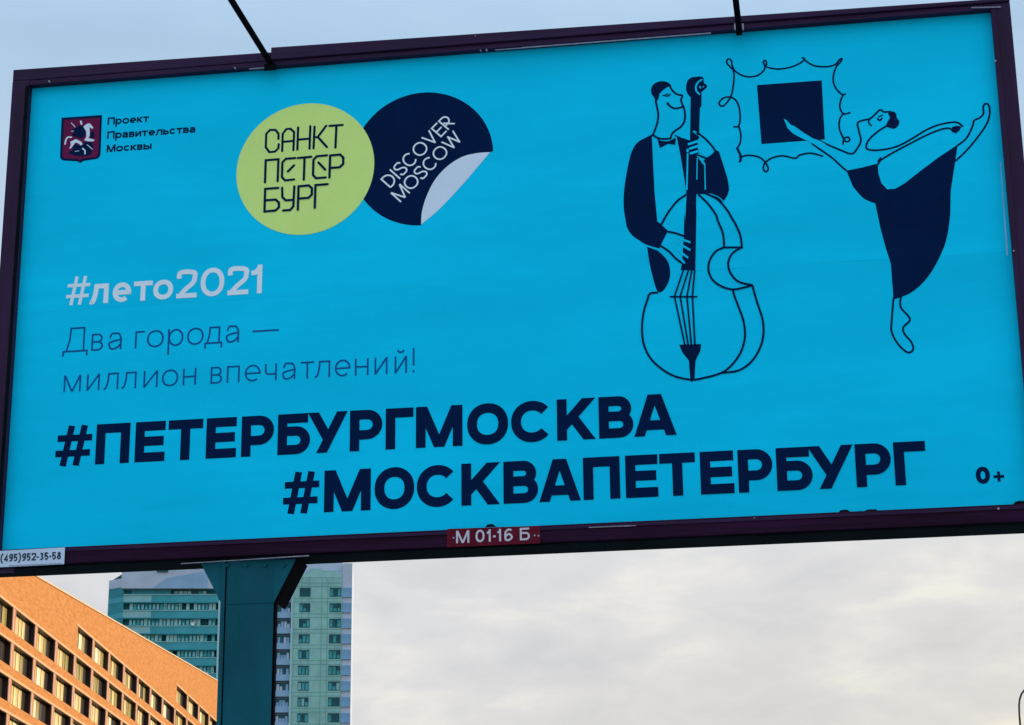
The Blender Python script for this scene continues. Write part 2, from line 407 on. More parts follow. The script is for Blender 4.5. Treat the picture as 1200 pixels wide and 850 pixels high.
NATW = {'#': .80, 'л': .70, 'е': .70, 'т': .62, 'о': .74, '2': .66, '0': .74, '1': .38, 'Д': .86, 'в': .60, 'а': .62, 'г': .50, 'р': .68, 'д': .74, ' ': .30,
        '—': .95, 'м': .82, 'и': .62, 'н': .62, 'п': .62, 'ч': .56, 'й': .62, '!': .16, 'П': .78, 'к': .62, 'ь': .60, 'с': .66, 'ы': .86, 'М': .92,
        'D': .70, 'I': .16, 'S': .62, 'C': .82, 'O': .92, 'V': .78, 'E': .56, 'R': .64, 'M': .88, 'W': 1.14, '4': .62, '9': .60, '5': .58, '(': .36, ')': .36,
        '3': .56, '8': .60, '-': .30, '6': .60, 'Б': .66}
LOWER = set('летовагродмилнпчйкьсыи')
def run(pr, text, pos, base, cap, t, xh=.70):
    """letters at measured photo x extents; base = two photo points on the base line; cap = photo points base,top"""
    z0 = (pp(*base[0])[1] + pp(*base[1])[1]) / 2
    capm = pp(*cap[1])[1] - pp(*cap[0])[1]
    ymid = lambda x: base[0][1] + (base[1][1] - base[0][1]) * (x - base[0][0]) / (base[1][0] - base[0][0])
    for ch, (xa, xb) in zip(text, pos):
        yy = ymid((xa + xb) / 2) - (cap[0][1] - cap[1][1]) / 2
        x0, x1 = pp(xa, yy)[0], pp(xb, yy)[0]
        H = xh if ch in LOWER else 1.0
        put_glyph(pr, ch, (x1 - x0) / capm, H, t, lambda u, v: (x0 + u * capm, z0 + v * capm), capm)
def autorun(pr, text, a, b, capm, t, gap=.13, xh=.70, y=None):
    """a, b: start and end of the base line in poster metres (any direction)"""
    A = Vector(a); B = Vector(b); d = (B - A); Ld = d.length; d.normalize(); n_ = Vector((-d.y, d.x))
    tot = sum(NATW[c] for c in text) + gap * (len(text) - 1)
    k = Ld / (tot * capm); u0 = 0
    for c in text:
        W = NATW[c] * k
        o_ = A + d * (u0 * capm)
        if c != ' ': put_glyph(pr, c, W, xh if c in LOWER else 1.0, t, lambda u, v: tuple(o_ + d * (u * capm) + n_ * (v * capm)), capm)
        u0 += W + gap * k

# headline letters, measured one by one
h1 = Print(0)
run(h1, '#ПЕТЕРБУРГМОСКВА', [(65.5, 107.5), (112.5, 152), (158.5, 193.5), (197, 237.5), (241.7, 277), (283, 321), (325.5, 363.5), (361.5, 406), (410, 448), (452, 484.5), (487.5, 542), (547.5, 595.5), (599, 647.5), (652.7, 697), (701.7, 742), (743, 792)],
    ((130, 544.3), (720, 512.7)), ((410, 529.3), (410, 481.6)), .232)
h1.build('lettering', M['navy'], 'bold navy headline reading #ПЕТЕРБУРГМОСКВА')
h2 = Print(0)
run(h2, '#МОСКВАПЕТЕРБУРГ', [(332, 374), (380, 434.5), (439, 485.5), (488.5, 536), (540.7, 585), (590, 630.5), (632, 680), (683.5, 726.5), (733, 771), (773, 815), (820.7, 860), (865, 905.5), (910, 952), (948, 999.5), (1002.7, 1044.5), (1048, 1085.5)],
    ((407, 598.3), (1055, 570)), ((610, 589.7), (610, 540.3)), .232)
h2.build('lettering', M['navy'], 'bold navy headline reading #МОСКВАПЕТЕРБУРГ')
h3 = Print(0)
run(h3, '#лето2021', [(78, 105.5), (106.5, 127.5), (132.5, 154), (157, 179), (180, 203.2), (207.3, 231), (235.3, 263), (267, 291.5), (294.5, 310.5)],
    ((117, 355.7), (307, 343.9)), ((249, 348), (249, 314.6)), .165, .69)
h3.build('lettering', M['white_ink'], 'pale bold line reading #лето2021')
h4 = Print(0)
B4 = ((114, 411.3), (275, 401.3)), ((114, 411.3), (114, 382.5)), .066, .69
run(h4, 'Два', [(74, 103.5), (107.5, 121), (127.5, 143.5)], *B4)
h4.build('lettering', M['thin_ink'], 'thin blue word Два')
h4 = Print(0)
run(h4, 'города—', [(158.5, 169.5), (172.5, 192), (197, 215), (219.5, 238.7), (240, 261), (265, 281), (296, 327)],
    ((114, 411.3), (275, 401.3)), ((114, 411.3), (114, 382.5)), .066, .69)
h4.build('lettering', M['thin_ink'], 'thin blue word города —')
h4b = Print(0)
B5 = ((85, 460.3), (470, 436.3)), ((275, 448.6), (275, 420.2)), .066, .69
run(h4b, 'миллион', [(75, 95), (102, 117), (122, 139), (143, 160), (168.5, 185), (190, 209), (214.5, 230)], *B5)
h4b.build('lettering', M['thin_ink'], 'thin blue word миллион')
h4b = Print(0)
run(h4b, 'впечатлений!', [(247, 260.5), (266, 281), (287, 305.5), (310.5, 324.5), (331, 347), (352.5, 368), (369, 387), (392.5, 410.7), (416, 432), (439, 454.2), (462.5, 477), (482, 487.5)],
    ((85, 460.3), (470, 436.3)), ((275, 448.6), (275, 420.2)), .066, .69)
h4b.build('lettering', M['thin_ink'], 'thin blue word впечатлений!')
# the small line left of the badges
for txt, a_, b_ in (('Проект', (126, 146.4), (174.5, 143.2)), ('Правительства', (125.5, 162.4), (229, 155.9)), ('Москвы', (125, 178.4), (177.5, 175.2))):
    A_, B_ = pp(*a_), pp(*b_); zz = (A_[1] + B_[1]) / 2
    h5 = Print(0); autorun(h5, txt, (A_[0], zz), (B_[0], zz), 9.6 * PXM, .20, .07, .76)
    h5.build('lettering', M['navy'], 'small navy word %s beside the coat of arms' % txt)
h6 = Print(0)
run(h6, '0+', [(1143.5, 1160), (1164, 1176.5)], ((1143, 567.5), (1176, 566)), ((1150, 567.3), (1150, 547.3)), .26)
h6.build('lettering', M['navy'], 'small navy 0+ age mark')

# ---- the two round badges
C1 = (250, 80); K1 = 3.4286
cg = pp(357.5, 197.7); rg = (pp(438.2, 194)[0] - pp(276.8, 201)[0]) / 2
g = Print(1); g.fill([[(cg[0] + rg * cos(t * pi / 48), cg[1] + rg * sin(t * pi / 48)) for t in range(96)]])
green = g.build('round_badge', M['lime'], 'lime green disc')
cn = pp(495.1, 185.7); rn = (pp(497, 107.8)[1] - pp(497, 263.2)[1]) / 2
ca, cb = pp(574.4, 177.6), pp(493.5, 263.3)
aa = atan2(ca[1] - cn[1], ca[0] - cn[0]); ab = atan2(cb[1] - cn[1], cb[0] - cn[0])
nav = Print(0)
inner = [pp(C1[0] + x / K1, C1[1] + y / K1) for x, y in spline([(1112, 338), (1060, 342), (1000, 357), (940, 395), (890, 450), (855, 520), (838, 580), (835, 628)], False, 5)]
ring = [(cn[0] + rn * cos(aa + (2 * pi + ab - aa) * i / 80), cn[1] + rn * sin(aa + (2 * pi + ab - aa) * i / 80)) for i in range(81)]
nav.fill([ring + inner[::-1]])
navy_badge = nav.build('round_badge', M['navy'], 'navy disc with one corner curled over')
cu = Print(1); cu.fill([inner + [pp(C1[0] + x / K1, C1[1] + y / K1) for x, y in spline([(835, 628), (905, 570), (1000, 470), (1060, 400), (1112, 338)], False, 5)][1:-1]])
cu.build('curled_corner', M['pale'])
dm = Print(1)
def panelpt(x, y): return pp(C1[0] + x / K1, C1[1] + y / K1)
a_, b_ = panelpt(712, 484), panelpt(972, 222); autorun(dm, 'DISCOVER', a_, b_, 17.6 * PXM, .11, .10)
dm.build('lettering', M['white_ink'], 'pale slanted text reading DISCOVER'); dm = Print(1)
a_, b_ = panelpt(752, 540), panelpt(1006, 285); autorun(dm, 'MOSCOW', a_, b_, 17.2 * PXM, .11, .08)
dm.build('lettering', M['white_ink'], 'pale slanted text reading MOSCOW')
sp = Print(2)
def cs(pts, smooth=False): sp.px(pts, 2.85, C1, K1, smooth=smooth, rnd=True)
cs([(262, 285), (262, 264), (250, 249), (228, 249), (213, 265), (211, 318), (225, 338), (248, 336), (262, 322), (263, 306)])
cs([(277, 334), (279, 265), (293, 246), (310, 244), (325, 258), (322, 330)]); cs([(278, 297), (323, 293)])
cs([(341, 239), (338, 328)]); cs([(390, 234), (387, 324)]); cs([(340, 288), (388, 284)])
cs([(407, 236), (403, 323)]); cs([(454, 232), (420, 277), (406, 279)]); cs([(420, 277), (457, 318)])
cs([(467, 233), (520, 229)]); cs([(495, 231), (491, 320)])
cs([(208, 460), (211, 371), (262, 367), (259, 455)])
cs([(330, 362), (292, 365), (278, 379), (276, 438), (289, 452), (325, 448)]); cs([(300, 416), (325, 391)])
cs([(340, 362), (394, 357)]); cs([(367, 360), (364, 449)])
cs([(457, 351), (416, 355), (403, 369), (401, 430), (413, 443), (452, 440)]); cs([(423, 380), (450, 409)])
cs([(467, 440), (470, 352), (510, 348), (523, 361), (522, 386), (508, 399), (470, 402)])
cs([(262, 482), (209, 486), (206, 577), (250, 573), (264, 560), (264, 541), (251, 529), (208, 532)])
cs([(277, 481), (278, 519), (291, 532), (322, 530)]); cs([(326, 476), (322, 556), (309, 571), (281, 573)])
cs([(340, 570), (343, 476), (384, 472), (397, 484), (396, 509), (383, 522), (342, 525)])
cs([(408, 562), (411, 471), (460, 467)])
sp.build('lettering', M['navy'], 'rounded navy text reading САНКТ ПЕТЕР БУРГ')

# ---- coat of arms
C2 = (60, 125); K2 = 11.33
sh = Print(0); sh.pxfill([(138, 150), (675, 114), (664, 420), (655, 640), (632, 682), (600, 698), (430, 722), (385, 752), (345, 728), (165, 718), (128, 700), (118, 670), (128, 400)], C2, K2, smooth=False)
sh.build('shield', M['navy'], 'small maroon coat of arms with navy edge')
s2 = Print(1); s2.pxfill([(168, 182), (648, 148), (636, 420), (628, 625), (600, 668), (430, 692), (385, 712), (345, 697), (180, 688), (152, 662), (160, 420)], C2, K2, smooth=False)
shield2 = s2.build('shield_field', M['maroon'])
s3 = Print(2)
s3.pxfill([(270, 320), (300, 300), (350, 265), (400, 255), (440, 280), (455, 330), (440, 400), (400, 420), (320, 400), (275, 380), (300, 350)], C2, K2)
s3.pxfill([(280, 470), (330, 500), (400, 520), (460, 470), (520, 470), (560, 540), (520, 640), (430, 660), (300, 650), (230, 610), (290, 570)], C2, K2)
s3.pxfill([(520, 350), (560, 340), (575, 400), (530, 420)], C2, K2)
s3.build('rider_and_dragon', M['navy'])
s4 = Print(3)
s4.pxfill([(430, 270), (470, 235), (515, 225), (560, 280), (550, 300), (510, 275), (515, 330), (510, 400), (490, 420), (580, 445), (560, 465), (490, 465), (440, 450), (470, 400), (465, 330), (440, 290)], C2, K2, smooth=False)
s4.pxfill([(255, 470), (330, 435), (400, 470), (420, 500), (400, 520), (360, 490), (325, 480), (300, 510), (265, 555), (240, 560), (265, 510)], C2, K2, smooth=False)
s4.px([(270, 410), (225, 410), (200, 440), (185, 500)], 1.9, C2, K2); s4.px([(270, 220), (320, 275)], .9, C2, K2); s4.px([(395, 200), (405, 235)], 2.2, C2, K2)
s4.px([(420, 560), (450, 590), (450, 630)], 1.7, C2, K2); s4.px([(480, 510), (550, 570)], .8, C2, K2); s4.px([(320, 600), (370, 590)], .7, C2, K2); s4.px([(300,330),(270,330)],.8,C2,K2)
s4.build('white_horse', M['pale'])

# ---- bass player
CA, KA = (700, 60), 4.252
CH, KH = (740, 80), 9.44
CB, KB = (700, 250), 4.048
LW = 2.35
man = Print(0)
def A2(p): return (CA[0] + p[0] / KA, CA[1] + p[1] / KA)
def B2(p): return (CB[0] + p[0] / KB, CB[1] + p[1] / KB)
def H2(p): return (CH[0] + p[0] / KH, CH[1] + p[1] / KH)
# sleeve on the left, traced down to the cuff
man.pxfill(spline([A2(p) for p in [(278, 412), (240, 432), (205, 452), (183, 478), (165, 520), (147, 600), (134, 690), (131, 770)]] + [B2(p) for p in [(133, 30), (142, 70), (165, 105), (200, 130), (235, 150), (293, 168)]]) +
           [B2(p) for p in [(335, 84), (300, 50), (285, 40)]] + [A2(p) for p in [(297, 830), (285, 700), (278, 560), (272, 430)]], smooth=False)
man.pxfill(spline([B2(p) for p in [(236, 160), (247, 235), (262, 300), (278, 355), (290, 374), (312, 368), (336, 330), (346, 285), (336, 232), (310, 198), (286, 178)]], False), smooth=False)
# right lapel, sleeve and the dark coat behind the neck of the bass
man.pxfill([A2(p) for p in [(385, 416), (420, 432), (463, 446), (470, 520), (530, 545), (565, 522), (590, 493), (606, 500), (632, 580), (650, 640), (657, 690), (648, 720), (626, 754), (600, 738), (560, 716), (505, 712), (440, 712), (425, 620), (405, 500)]], smooth=False)
# neck and scroll
man.pxfill([H2(p) for p in [(655, 325)]] + [H2(p) for p in spline([(655, 325), (618, 280), (604, 215), (618, 145), (662, 105), (720, 97), (765, 92), (795, 108), (800, 150)])] + [H2(p) for p in spline([(800, 165), (830, 185), (832, 215), (800, 245), (775, 262)])] +
           [H2(p) for p in [(775, 420), (757, 440), (750, 700)]] + [A2((492, 760))] + [B2(p) for p in [(470, 0), (465, 272), (395, 270), (402, 235), (410, 110), (413, 0)]] + [A2(p) for p in [(437, 850), (445, 720), (460, 600)]] + [H2((648, 790))], smooth=False)
# hair, bow tie, tail piece
man.pxfill([H2(p) for p in [(272, 372), (250, 325), (222, 285), (217, 235), (235, 190), (275, 160), (330, 145), (385, 152), (430, 180), (440, 215), (405, 208), (350, 245), (312, 285), (300, 335)]])
man.pxfill([A2(p) for p in [(298, 436), (320, 448), (350, 450), (375, 440), (391, 430), (388, 468), (352, 463), (312, 484)]], smooth=False)
man.pxfill([B2(p) for p in [(388, 624), (492, 621), (490, 650), (466, 700), (461, 785), (452, 800), (442, 798), (434, 700), (402, 658)]], smooth=False)
def ln(pts, f, wpx=LW, **k): man.px([f(p) for p in pts], wpx, **k)
ln([(425, 200), (455, 250), (505, 290), (562, 305), (548, 350), (562, 400), (580, 440), (592, 510), (585, 590), (545, 650), (480, 695), (448, 730), (432, 778)], H2)
ln([(400, 388), (435, 428), (490, 447), (565, 430)], H2); man.pxfill([H2(p) for p in [(385, 395), (400, 378), (418, 392), (402, 412)]])
ln([(350, 300), (385, 310), (410, 305), (430, 288)], H2, 1.6); ln([(378, 290), (405, 290)], H2, 1.2)
ln([(268, 360), (282, 430), (296, 510), (290, 590), (265, 670), (238, 740)], H2)
ln([(235, 738), (290, 772), (360, 785), (435, 776)], H2); ln([(235, 740), (205, 756)], H2)
# hand outlines
ln([(500, 408), (540, 440), (572, 475), (586, 495)], A2); ln([(500, 518), (530, 530), (548, 535), (580, 515)], A2, 2.2)
ln([(335, 88), (370, 95), (408, 108)], B2); ln([(300, 155), (340, 182), (372, 215), (398, 235)], B2)
# instrument body
man.px([A2(p) for p in [(440, 718), (398, 748), (360, 795), (335, 835)]] + [B2(p) for p in [(302, 58)]], LW)
ln([(285, 377), (250, 382), (238, 410), (220, 470), (212, 545), (220, 620), (250, 685), (300, 735), (365, 773), (445, 790), (510, 781), (590, 757), (640, 718), (680, 660), (700, 590), (694, 515), (668, 440), (650, 392), (643, 362)], B2)
ln([(735, 342), (757, 420), (785, 510), (786, 590), (762, 660), (720, 715), (665, 748), (595, 757)], B2)
ln([(600, 163), (562, 182), (533, 225), (528, 275), (550, 320), (595, 350), (645, 362), (700, 352), (735, 342)], B2)
ln([(685, 163), (642, 190), (621, 235), (632, 285), (670, 325), (735, 342)], B2); ln([(600, 163), (685, 163)], B2)
man.px([A2(p) for p in [(505, 716), (550, 760), (590, 815)]] + [B2(p) for p in [(572, 38), (592, 85), (600, 125), (601, 163)]], LW)
man.px([A2(p) for p in [(545, 712), (600, 740), (648, 795)]] + [B2(p) for p in [(636, 20), (660, 62), (679, 110), (686, 163)]], LW)
for p0, p1, p2 in (((408, 272), (366, 395), (415, 624)), ((432, 272), (393, 395), (431, 624)), ((448, 272), (425, 395), (446, 624)), ((462, 272), (451, 395), (463, 624))):
    ln([p0, p1, p2], B2, 1.9, smooth=False)
ln([(347, 397), (472, 397)], B2, 1.9)
man.build('bass_player_drawing', M['navy'], 'line drawing of a man in tailcoat playing a double bass')
# light details over the dark areas, in paper blue
def lo(pts, f, wpx, **k):
    mo = Print(1); mo.px([f(p) for p in pts], wpx, **k); mo.build('light_stroke', M['poster'])
mo = Print(1); mo.pxfill([A2(p) for p in [(480, 402), (510, 418), (545, 452), (578, 490), (572, 512), (546, 528), (522, 512), (502, 500), (500, 440), (520, 438)]], smooth=False); mo.build('light_hand', M['poster'])
lo([(482, 402), (530, 436)], A2, 2.6)
for q in (((456, 464), (505, 448)), ((462, 486), (508, 472)), ((466, 510), (512, 496))): lo(q, A2, 2.9)
lo([(500, 518), (530, 560)], A2, 2.6); lo([(535, 560), (538, 690)], A2, 1.3); lo([(498, 535), (496, 640)], A2, 1.2); lo([(450, 492), (450, 500)], A2, 2.6); lo([(450, 512), (446, 690)], A2, 1.8)
lo([(392, 428), (408, 505), (428, 625), (440, 705)], A2, 1.4)
lo([(560, 712), (600, 726), (628, 750)], A2, 1.0)
lo([(776, 130), (735, 160), (712, 210), (722, 258), (752, 290)], H2, 2.0); lo([(757, 205), (765, 220)], H2, 1.6); lo([(795, 200), (796, 212)], H2, 1.0)
for q in (((385, 118), (438, 138)), ((378, 138), (438, 174)), ((372, 168), (428, 210)), ((390, 205), (412, 236))): lo(q, B2, 2.2)
lo([(236, 156), (288, 172)], B2, 1.3)

# ---- ornate picture frame, dark square and dancer
CC, KC = (830, 50), 3.243
CD, KD = (970, 220), 3.865
def C3(p): return (CC[0] + p[0] / KC, CC[1] + p[1] / KC)
def D3(p): return (CD[0] + p[0] / KD, CD[1] + p[1] / KD)
fr = Print(0)
def fl(pts, f=C3, wpx=2.05, **k): fr.px([f(p) for p in pts], wpx, **k)
fl([(96, 104), (82, 92), (70, 76), (76, 62), (88, 70), (91, 88), (104, 110), (140, 129), (180, 128), (206, 112), (216, 92), (209, 76), (216, 68), (222, 82), (217, 91), (240, 98), (270, 101), (312, 94), (346, 80), (366, 64), (358, 58)])
fl([(366, 66), (385, 80), (410, 90), (450, 92), (482, 84), (500, 64), (508, 62), (502, 75), (488, 90), (478, 115), (475, 145), (484, 172), (506, 196), (521, 196)])
fl([(512, 200), (502, 225), (501, 250), (514, 271), (538, 267)]); fl([(514, 271), (500, 290), (498, 325), (508, 352), (522, 376), (537, 372), (532, 360), (516, 366), (512, 386)])
fl([(94, 100), (98, 125), (95, 165), (86, 205), (62, 238), (46, 240), (42, 228), (58, 211), (84, 208), (105, 220), (118, 250), (121, 290), (115, 318), (98, 320)])
fl([(115, 318), (123, 345), (122, 378), (110, 402)]); fl([(110, 402), (124, 434), (120, 452)], wpx=2.8)
fl([(120, 436), (150, 429), (188, 434), (212, 450), (228, 478), (220, 491), (210, 482), (214, 460), (240, 440), (282, 431), (330, 440), (348, 428), (390, 421), (434, 432)])
fr.build('ornate_frame_drawing', M['navy'], 'scribbled ornate picture frame')
sq = Print(0); sq.pxfill([C3(p) for p in [(185, 162), (431, 144), (443, 368), (202, 386)]], smooth=False)
sq.build('dark_square', M['navy'])
dn = Print(0)
dn.pxfill([C3(p) for p in [(525, 487), (585, 475), (645, 460), (646, 495), (658, 535), (680, 558), (710, 556), (745, 536), (800, 493), (870, 440), (948, 388), (936, 470), (922, 560), (918, 620)]] +
          [D3(p) for p in spline([(557, 30), (552, 150), (530, 260), (480, 365), (430, 432), (380, 474), (335, 495), (298, 507)], False)] + [D3(p) for p in [(292, 430), (286, 345), (262, 272), (240, 190), (216, 76)]] + [C3(p) for p in spline([(635, 612), (590, 592), (550, 548)], False)], smooth=False)
def dl(pts, f=C3, wpx=2.15, **k): dn.px([f(p) for p in pts], wpx, **k)
dl([(298, 500), (290, 600), (290, 655), (318, 708), (360, 746), (386, 735), (380, 702), (346, 660), (343, 632), (371, 604), (365, 582), (334, 548), (328, 520), (332, 494)], D3)
dl([(945, 393), (980, 365), (1003, 322), (1010, 297), (1028, 288), (1045, 272), (1045, 245), (1052, 233), (1064, 236), (1069, 252), (1068, 280), (1055, 315), (1020, 365), (980, 412), (940, 450)])
dl([(415, 368), (440, 382), (500, 408), (545, 423), (568, 400), (580, 372), (572, 335), (568, 305), (592, 295), (616, 289), (645, 262), (655, 256), (668, 264), (692, 263)])
dl([(395, 385), (430, 410), (470, 438), (505, 470), (525, 487)])
dl([(676, 318), (645, 338), (612, 368), (600, 395), (612, 408), (660, 408), (720, 394), (780, 362), (830, 332), (880, 312), (940, 303), (966, 318)])
dl([(646, 462), (656, 447), (700, 420), (760, 388), (830, 352), (880, 332), (915, 326), (930, 338)]); dl([(645, 452), (655, 438)], wpx=1.8)
dn.pxfill([C3(p) for p in [(926, 322), (942, 316), (962, 320), (956, 333), (940, 346), (926, 338)]], smooth=False)
dn.pxfill([C3(p) for p in [(684, 270), (702, 262), (714, 272), (716, 286), (726, 300), (720, 318), (706, 328), (692, 325), (676, 318), (682, 300), (690, 285)]])
dl([(644, 290), (652, 296), (660, 288)], wpx=2.0); dl([(648, 282), (662, 276)], wpx=1.5); dl([(612, 290), (610, 305), (620, 316)], wpx=1.7)
dn.build('dancer_drawing', M['navy'], 'line drawing of a dancer in a dark dress, one leg raised')
do = Print(1); do.pxfill([C3(p) for p in [(287, 290), (298, 296), (312, 312), (330, 320), (360, 342), (400, 366), (420, 372), (448, 388), (440, 412), (398, 384), (355, 364), (322, 346), (302, 326)]], smooth=False)
do.build('light_arm', M['poster'])
# unprinted paper margin on the right edge of the upper sheet
mg = Print(0); mg.fill([[pp(1172.0, 190), pp(1173.0, 190), pp(1181.4, 299), pp(1179.6, 300)]]); mg.build('paper_margin', mat('poster_margin_faded', (0.30, 0.58, 0.85), .6, .05))
# ---- frame
FY0, FY1 = PY - 0.055, PY + 0.17       # front and back of the frame box
def rail(name, m, quad, y0=FY0, y1=FY1, bevel=0.006, label=None):
    (x0, z0), (x1, z1), (x2, z2), (x3, z3) = quad     # bl, br, tr, tl
    mb = MB().hexa([(x0, y0, z0), (x1, y0, z1), (x1, y1, z1), (x0, y1, z0), (x3, y0, z3), (x2, y0, z2), (x2, y1, z2), (x3, y1, z3)])
    return mb.build(name, m, bb, bevel=bevel, label=label)
def fq(px, py, Y=FY0): p = at(px, py, Y); return (p.x, p.z)
# top edge of the poster opening sits so that the rail's underside hides the paper above the seen edge
ZT = PZ1 + 0.001; ZB = fq(600, 617.5)[1]
xl = PX0 - 0.004; xr = fq(1159.5, 15.5)[0] + 0.012
xo_l = fq(15.5, 82)[0]; xo_r = fq(1183.5, 4)[0]
top_l = fq(20, 81.5)[1]; top_l2 = fq(300, 62.5)[1]
xs = fq(317, 70)[0]
side_bot = PZ0 - 0.10
rail('frame_rail', M['frame'], [(xo_l, ZT + 0.035), (xs, ZT + 0.035), (xs, top_l2), (xo_l, top_l)])
rail('frame_rail', M['frame'], [(xs + 0.004, ZT + 0.035), (xo_r, ZT + 0.035), (xo_r, fq(1150, 1)[1]), (xs + 0.004, fq(319, 56.5)[1])], y0=FY0 - 0.012)
# inner lip under the top rail
rail('frame_lip', M['frame'], [(xl - 0.03, ZT), (xr + 0.03, ZT), (xr + 0.03, ZT + 0.033), (xl - 0.03, ZT + 0.033)], y0=FY0 + 0.004, bevel=0.002)
rail('frame_rail', M['frame_v'], [(xo_l, side_bot), (xl, side_bot), (xl, ZT + 0.033), (xo_l, ZT + 0.033)], y0=FY0 - 0.002)
rail('frame_rail', M['frame_v'], [(xr + 0.0, side_bot), (xo_r, side_bot), (xo_r, ZT + 0.033), (xr, ZT + 0.033)], y0=FY0 - 0.002)
# raised flat bar inside each side rail
rail('frame_lip', M['frame_v'], [(xr - 0.002, side_bot), (xr + 0.028, side_bot), (xr + 0.028, ZT - 0.01), (xr - 0.002, ZT - 0.01)], y0=FY0 - 0.009, y1=FY0 - 0.0025, bevel=0.002)
rail('frame_lip', M['frame_dark'], [(xl - 0.020, side_bot), (xl + 0.003, side_bot), (xl + 0.003, ZT - 0.01), (xl - 0.020, ZT - 0.01)], y0=FY0 - 0.007, y1=FY0 - 0.0025, bevel=0.002)
zb0 = fq(600, 638.0)[1]
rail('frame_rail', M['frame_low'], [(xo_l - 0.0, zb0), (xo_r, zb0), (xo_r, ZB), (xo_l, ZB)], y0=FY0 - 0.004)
rail('frame_lip', M['frame'], [(xo_l, ZB - 0.030), (xo_r, ZB - 0.030), (xo_r, ZB - 0.012), (xo_l, ZB - 0.012)], y0=FY0 - 0.010, y1=FY0 - 0.0045, bevel=0.002)
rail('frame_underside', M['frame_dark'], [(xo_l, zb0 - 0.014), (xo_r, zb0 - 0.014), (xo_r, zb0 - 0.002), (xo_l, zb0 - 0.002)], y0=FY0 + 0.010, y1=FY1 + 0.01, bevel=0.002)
# back sheet carrying the paper
MB().box(xo_l + .02, xo_r - .02, PY + 0.012, PY + 0.03, ZB - .05, ZT + .05).build('back_panel', M['frame_dark'], bb)
# bright strips and screws on the frame
def strip(a, b, th, m='bare', yy=FY0 - 0.0135):
    p, q = at(*a, yy), at(*b, yy); h = th / 2
    return MB().hexa([(p.x, yy, p.z - h), (q.x, yy, q.z - h), (q.x, yy + .008, q.z - h), (p.x, yy + .008, p.z - h), (p.x, yy, p.z + h), (q.x, yy, q.z + h), (q.x, yy + .008, q.z + h), (p.x, yy + .008, p.z + h)]).build('edge_strip', M[m], bb)
strip((292, 80.8), (311, 79.4), 0.006); strip((612, 56.0), (833, 38.8), 0.0065); strip((1138, 9), (1173, 8.2), 0.006); strip((580, 58.6), (612, 56.2), 0.004)
strip((212, 660.6), (300, 655.2), 0.004, 'bare', FY0 - 0.006); strip((300, 655.2), (362, 651.2), 0.0055, 'bare', FY0 - 0.006); strip((690, 618.2), (745, 616), 0.005, 'bare', FY0 - 0.0125)
for (a, b) in (((57.5, 95.2), .010), ((275, 79.5), .008), ((570, 58.5), .009), ((563, 59.0), .006), ((1166.5, 71.5), .010), ((1170, 596), .011), ((1188, 294), .009), ((884, 607), .006), ((557, 42), .006)):
    p = at(*a, FY0 - .016)
    MB().tube([(p.x, p.y, p.z), (p.x, p.y + .02, p.z)], b * .62, 8).build('screw', M['bare'], bb)
# torn scraps of paper hanging over the rail edges
for px_, py_, wd, hh in ((990, 598.6, 14, 1.5), (575, 615.2, 12, 1.2), (1022, 597.6, 18, .8), (1196, 588.8, 16, 2.2)):
    p = at(px_, py_, FY0 - .002); h_ = hh * PXM * .75; w_ = wd * PXM / 2
    mb = MB().add([(p.x - w_, FY0 - .001, p.z - .012), (p.x + w_, FY0 - .001, p.z - .012), (p.x + w_ * .4, FY0 - .001, p.z + h_ * .9), (p.x - w_ * .2, FY0 - .001, p.z + h_), (p.x - w_ * .7, FY0 - .001, p.z + h_ * .5),
                   (p.x - w_, FY0 + .004, p.z - .012), (p.x + w_, FY0 + .004, p.z - .012), (p.x + w_ * .4, FY0 + .004, p.z + h_ * .9), (p.x - w_ * .2, FY0 + .004, p.z + h_), (p.x - w_ * .7, FY0 + .004, p.z + h_ * .5)],
                  [(0, 1, 2, 3, 4), (9, 8, 7, 6, 5), (0, 5, 6, 1), (1, 6, 7, 2), (2, 7, 8, 3), (3, 8, 9, 4), (4, 9, 5, 0)])
    mb.build('torn_scrap', M['frame_dark'], bb)

# number plate and phone sticker on the lower rail
def flat_plate(name, m, q, yy, th, label):
    P = [at(*p, yy) for p in q]         # bl br tr tl
    mb = MB().hexa([(P[0].x, yy, P[0].z), (P[1].x, yy, P[1].z), (P[1].x, yy + th, P[1].z), (P[0].x, yy + th, P[0].z), (P[3].x, yy, P[3].z), (P[2].x, yy, P[2].z), (P[2].x, yy + th, P[2].z), (P[3].x, yy + th, P[3].z)])
    return mb.build(name, m, bb, label=label)
YP = FY0 - 0.016
plate = flat_plate('number_plate', M['plate'], [(523.5, 641.3), (633, 636.6), (633, 616.2), (524, 620)], YP, .005, 'dark red plate reading М 01-16 Б')
class PlatePrint(Print):
    def __init__(s, y): s.y = y; s.mb = MB(); s.k = 0
def prun(pr, yy, text, pos, base, cappx, t):
    z0 = (at(*base[0], yy).z + at(*base[1], yy).z) / 2; capm = cappx * PXM
    for ch, (xa, xb) in zip(text, pos):
        x0, x1 = at(xa, base[0][1] - 6, yy).x, at(xb, base[0][1] - 6, yy).x
        put_glyph(pr, ch, (x1 - x0) / capm, 1.0, t, lambda u, v: (x0 + u * capm, z0 + v * capm), capm)
yy = YP - .0012
p1 = PlatePrint(yy)
prun(p1, yy, 'М01-16Б', [(534.5, 550), (557.3, 567.8), (570.5, 576), (577.8, 581), (583, 588), (591, 601), (609.2, 621)], ((540, 636.2), (615, 633.6)), 13.8, .155)
p1.build('lettering', M['plate_text'], parent=plate)
for a in ((531.5, 630.5), (626.5, 627.5), (631, 628)):
    p = at(*a, YP - .002); MB().tube([(p.x, p.y, p.z), (p.x, p.y + .006, p.z)], .006, 8).build('screw', M['bare'], plate)
YS = FY0 - 0.020
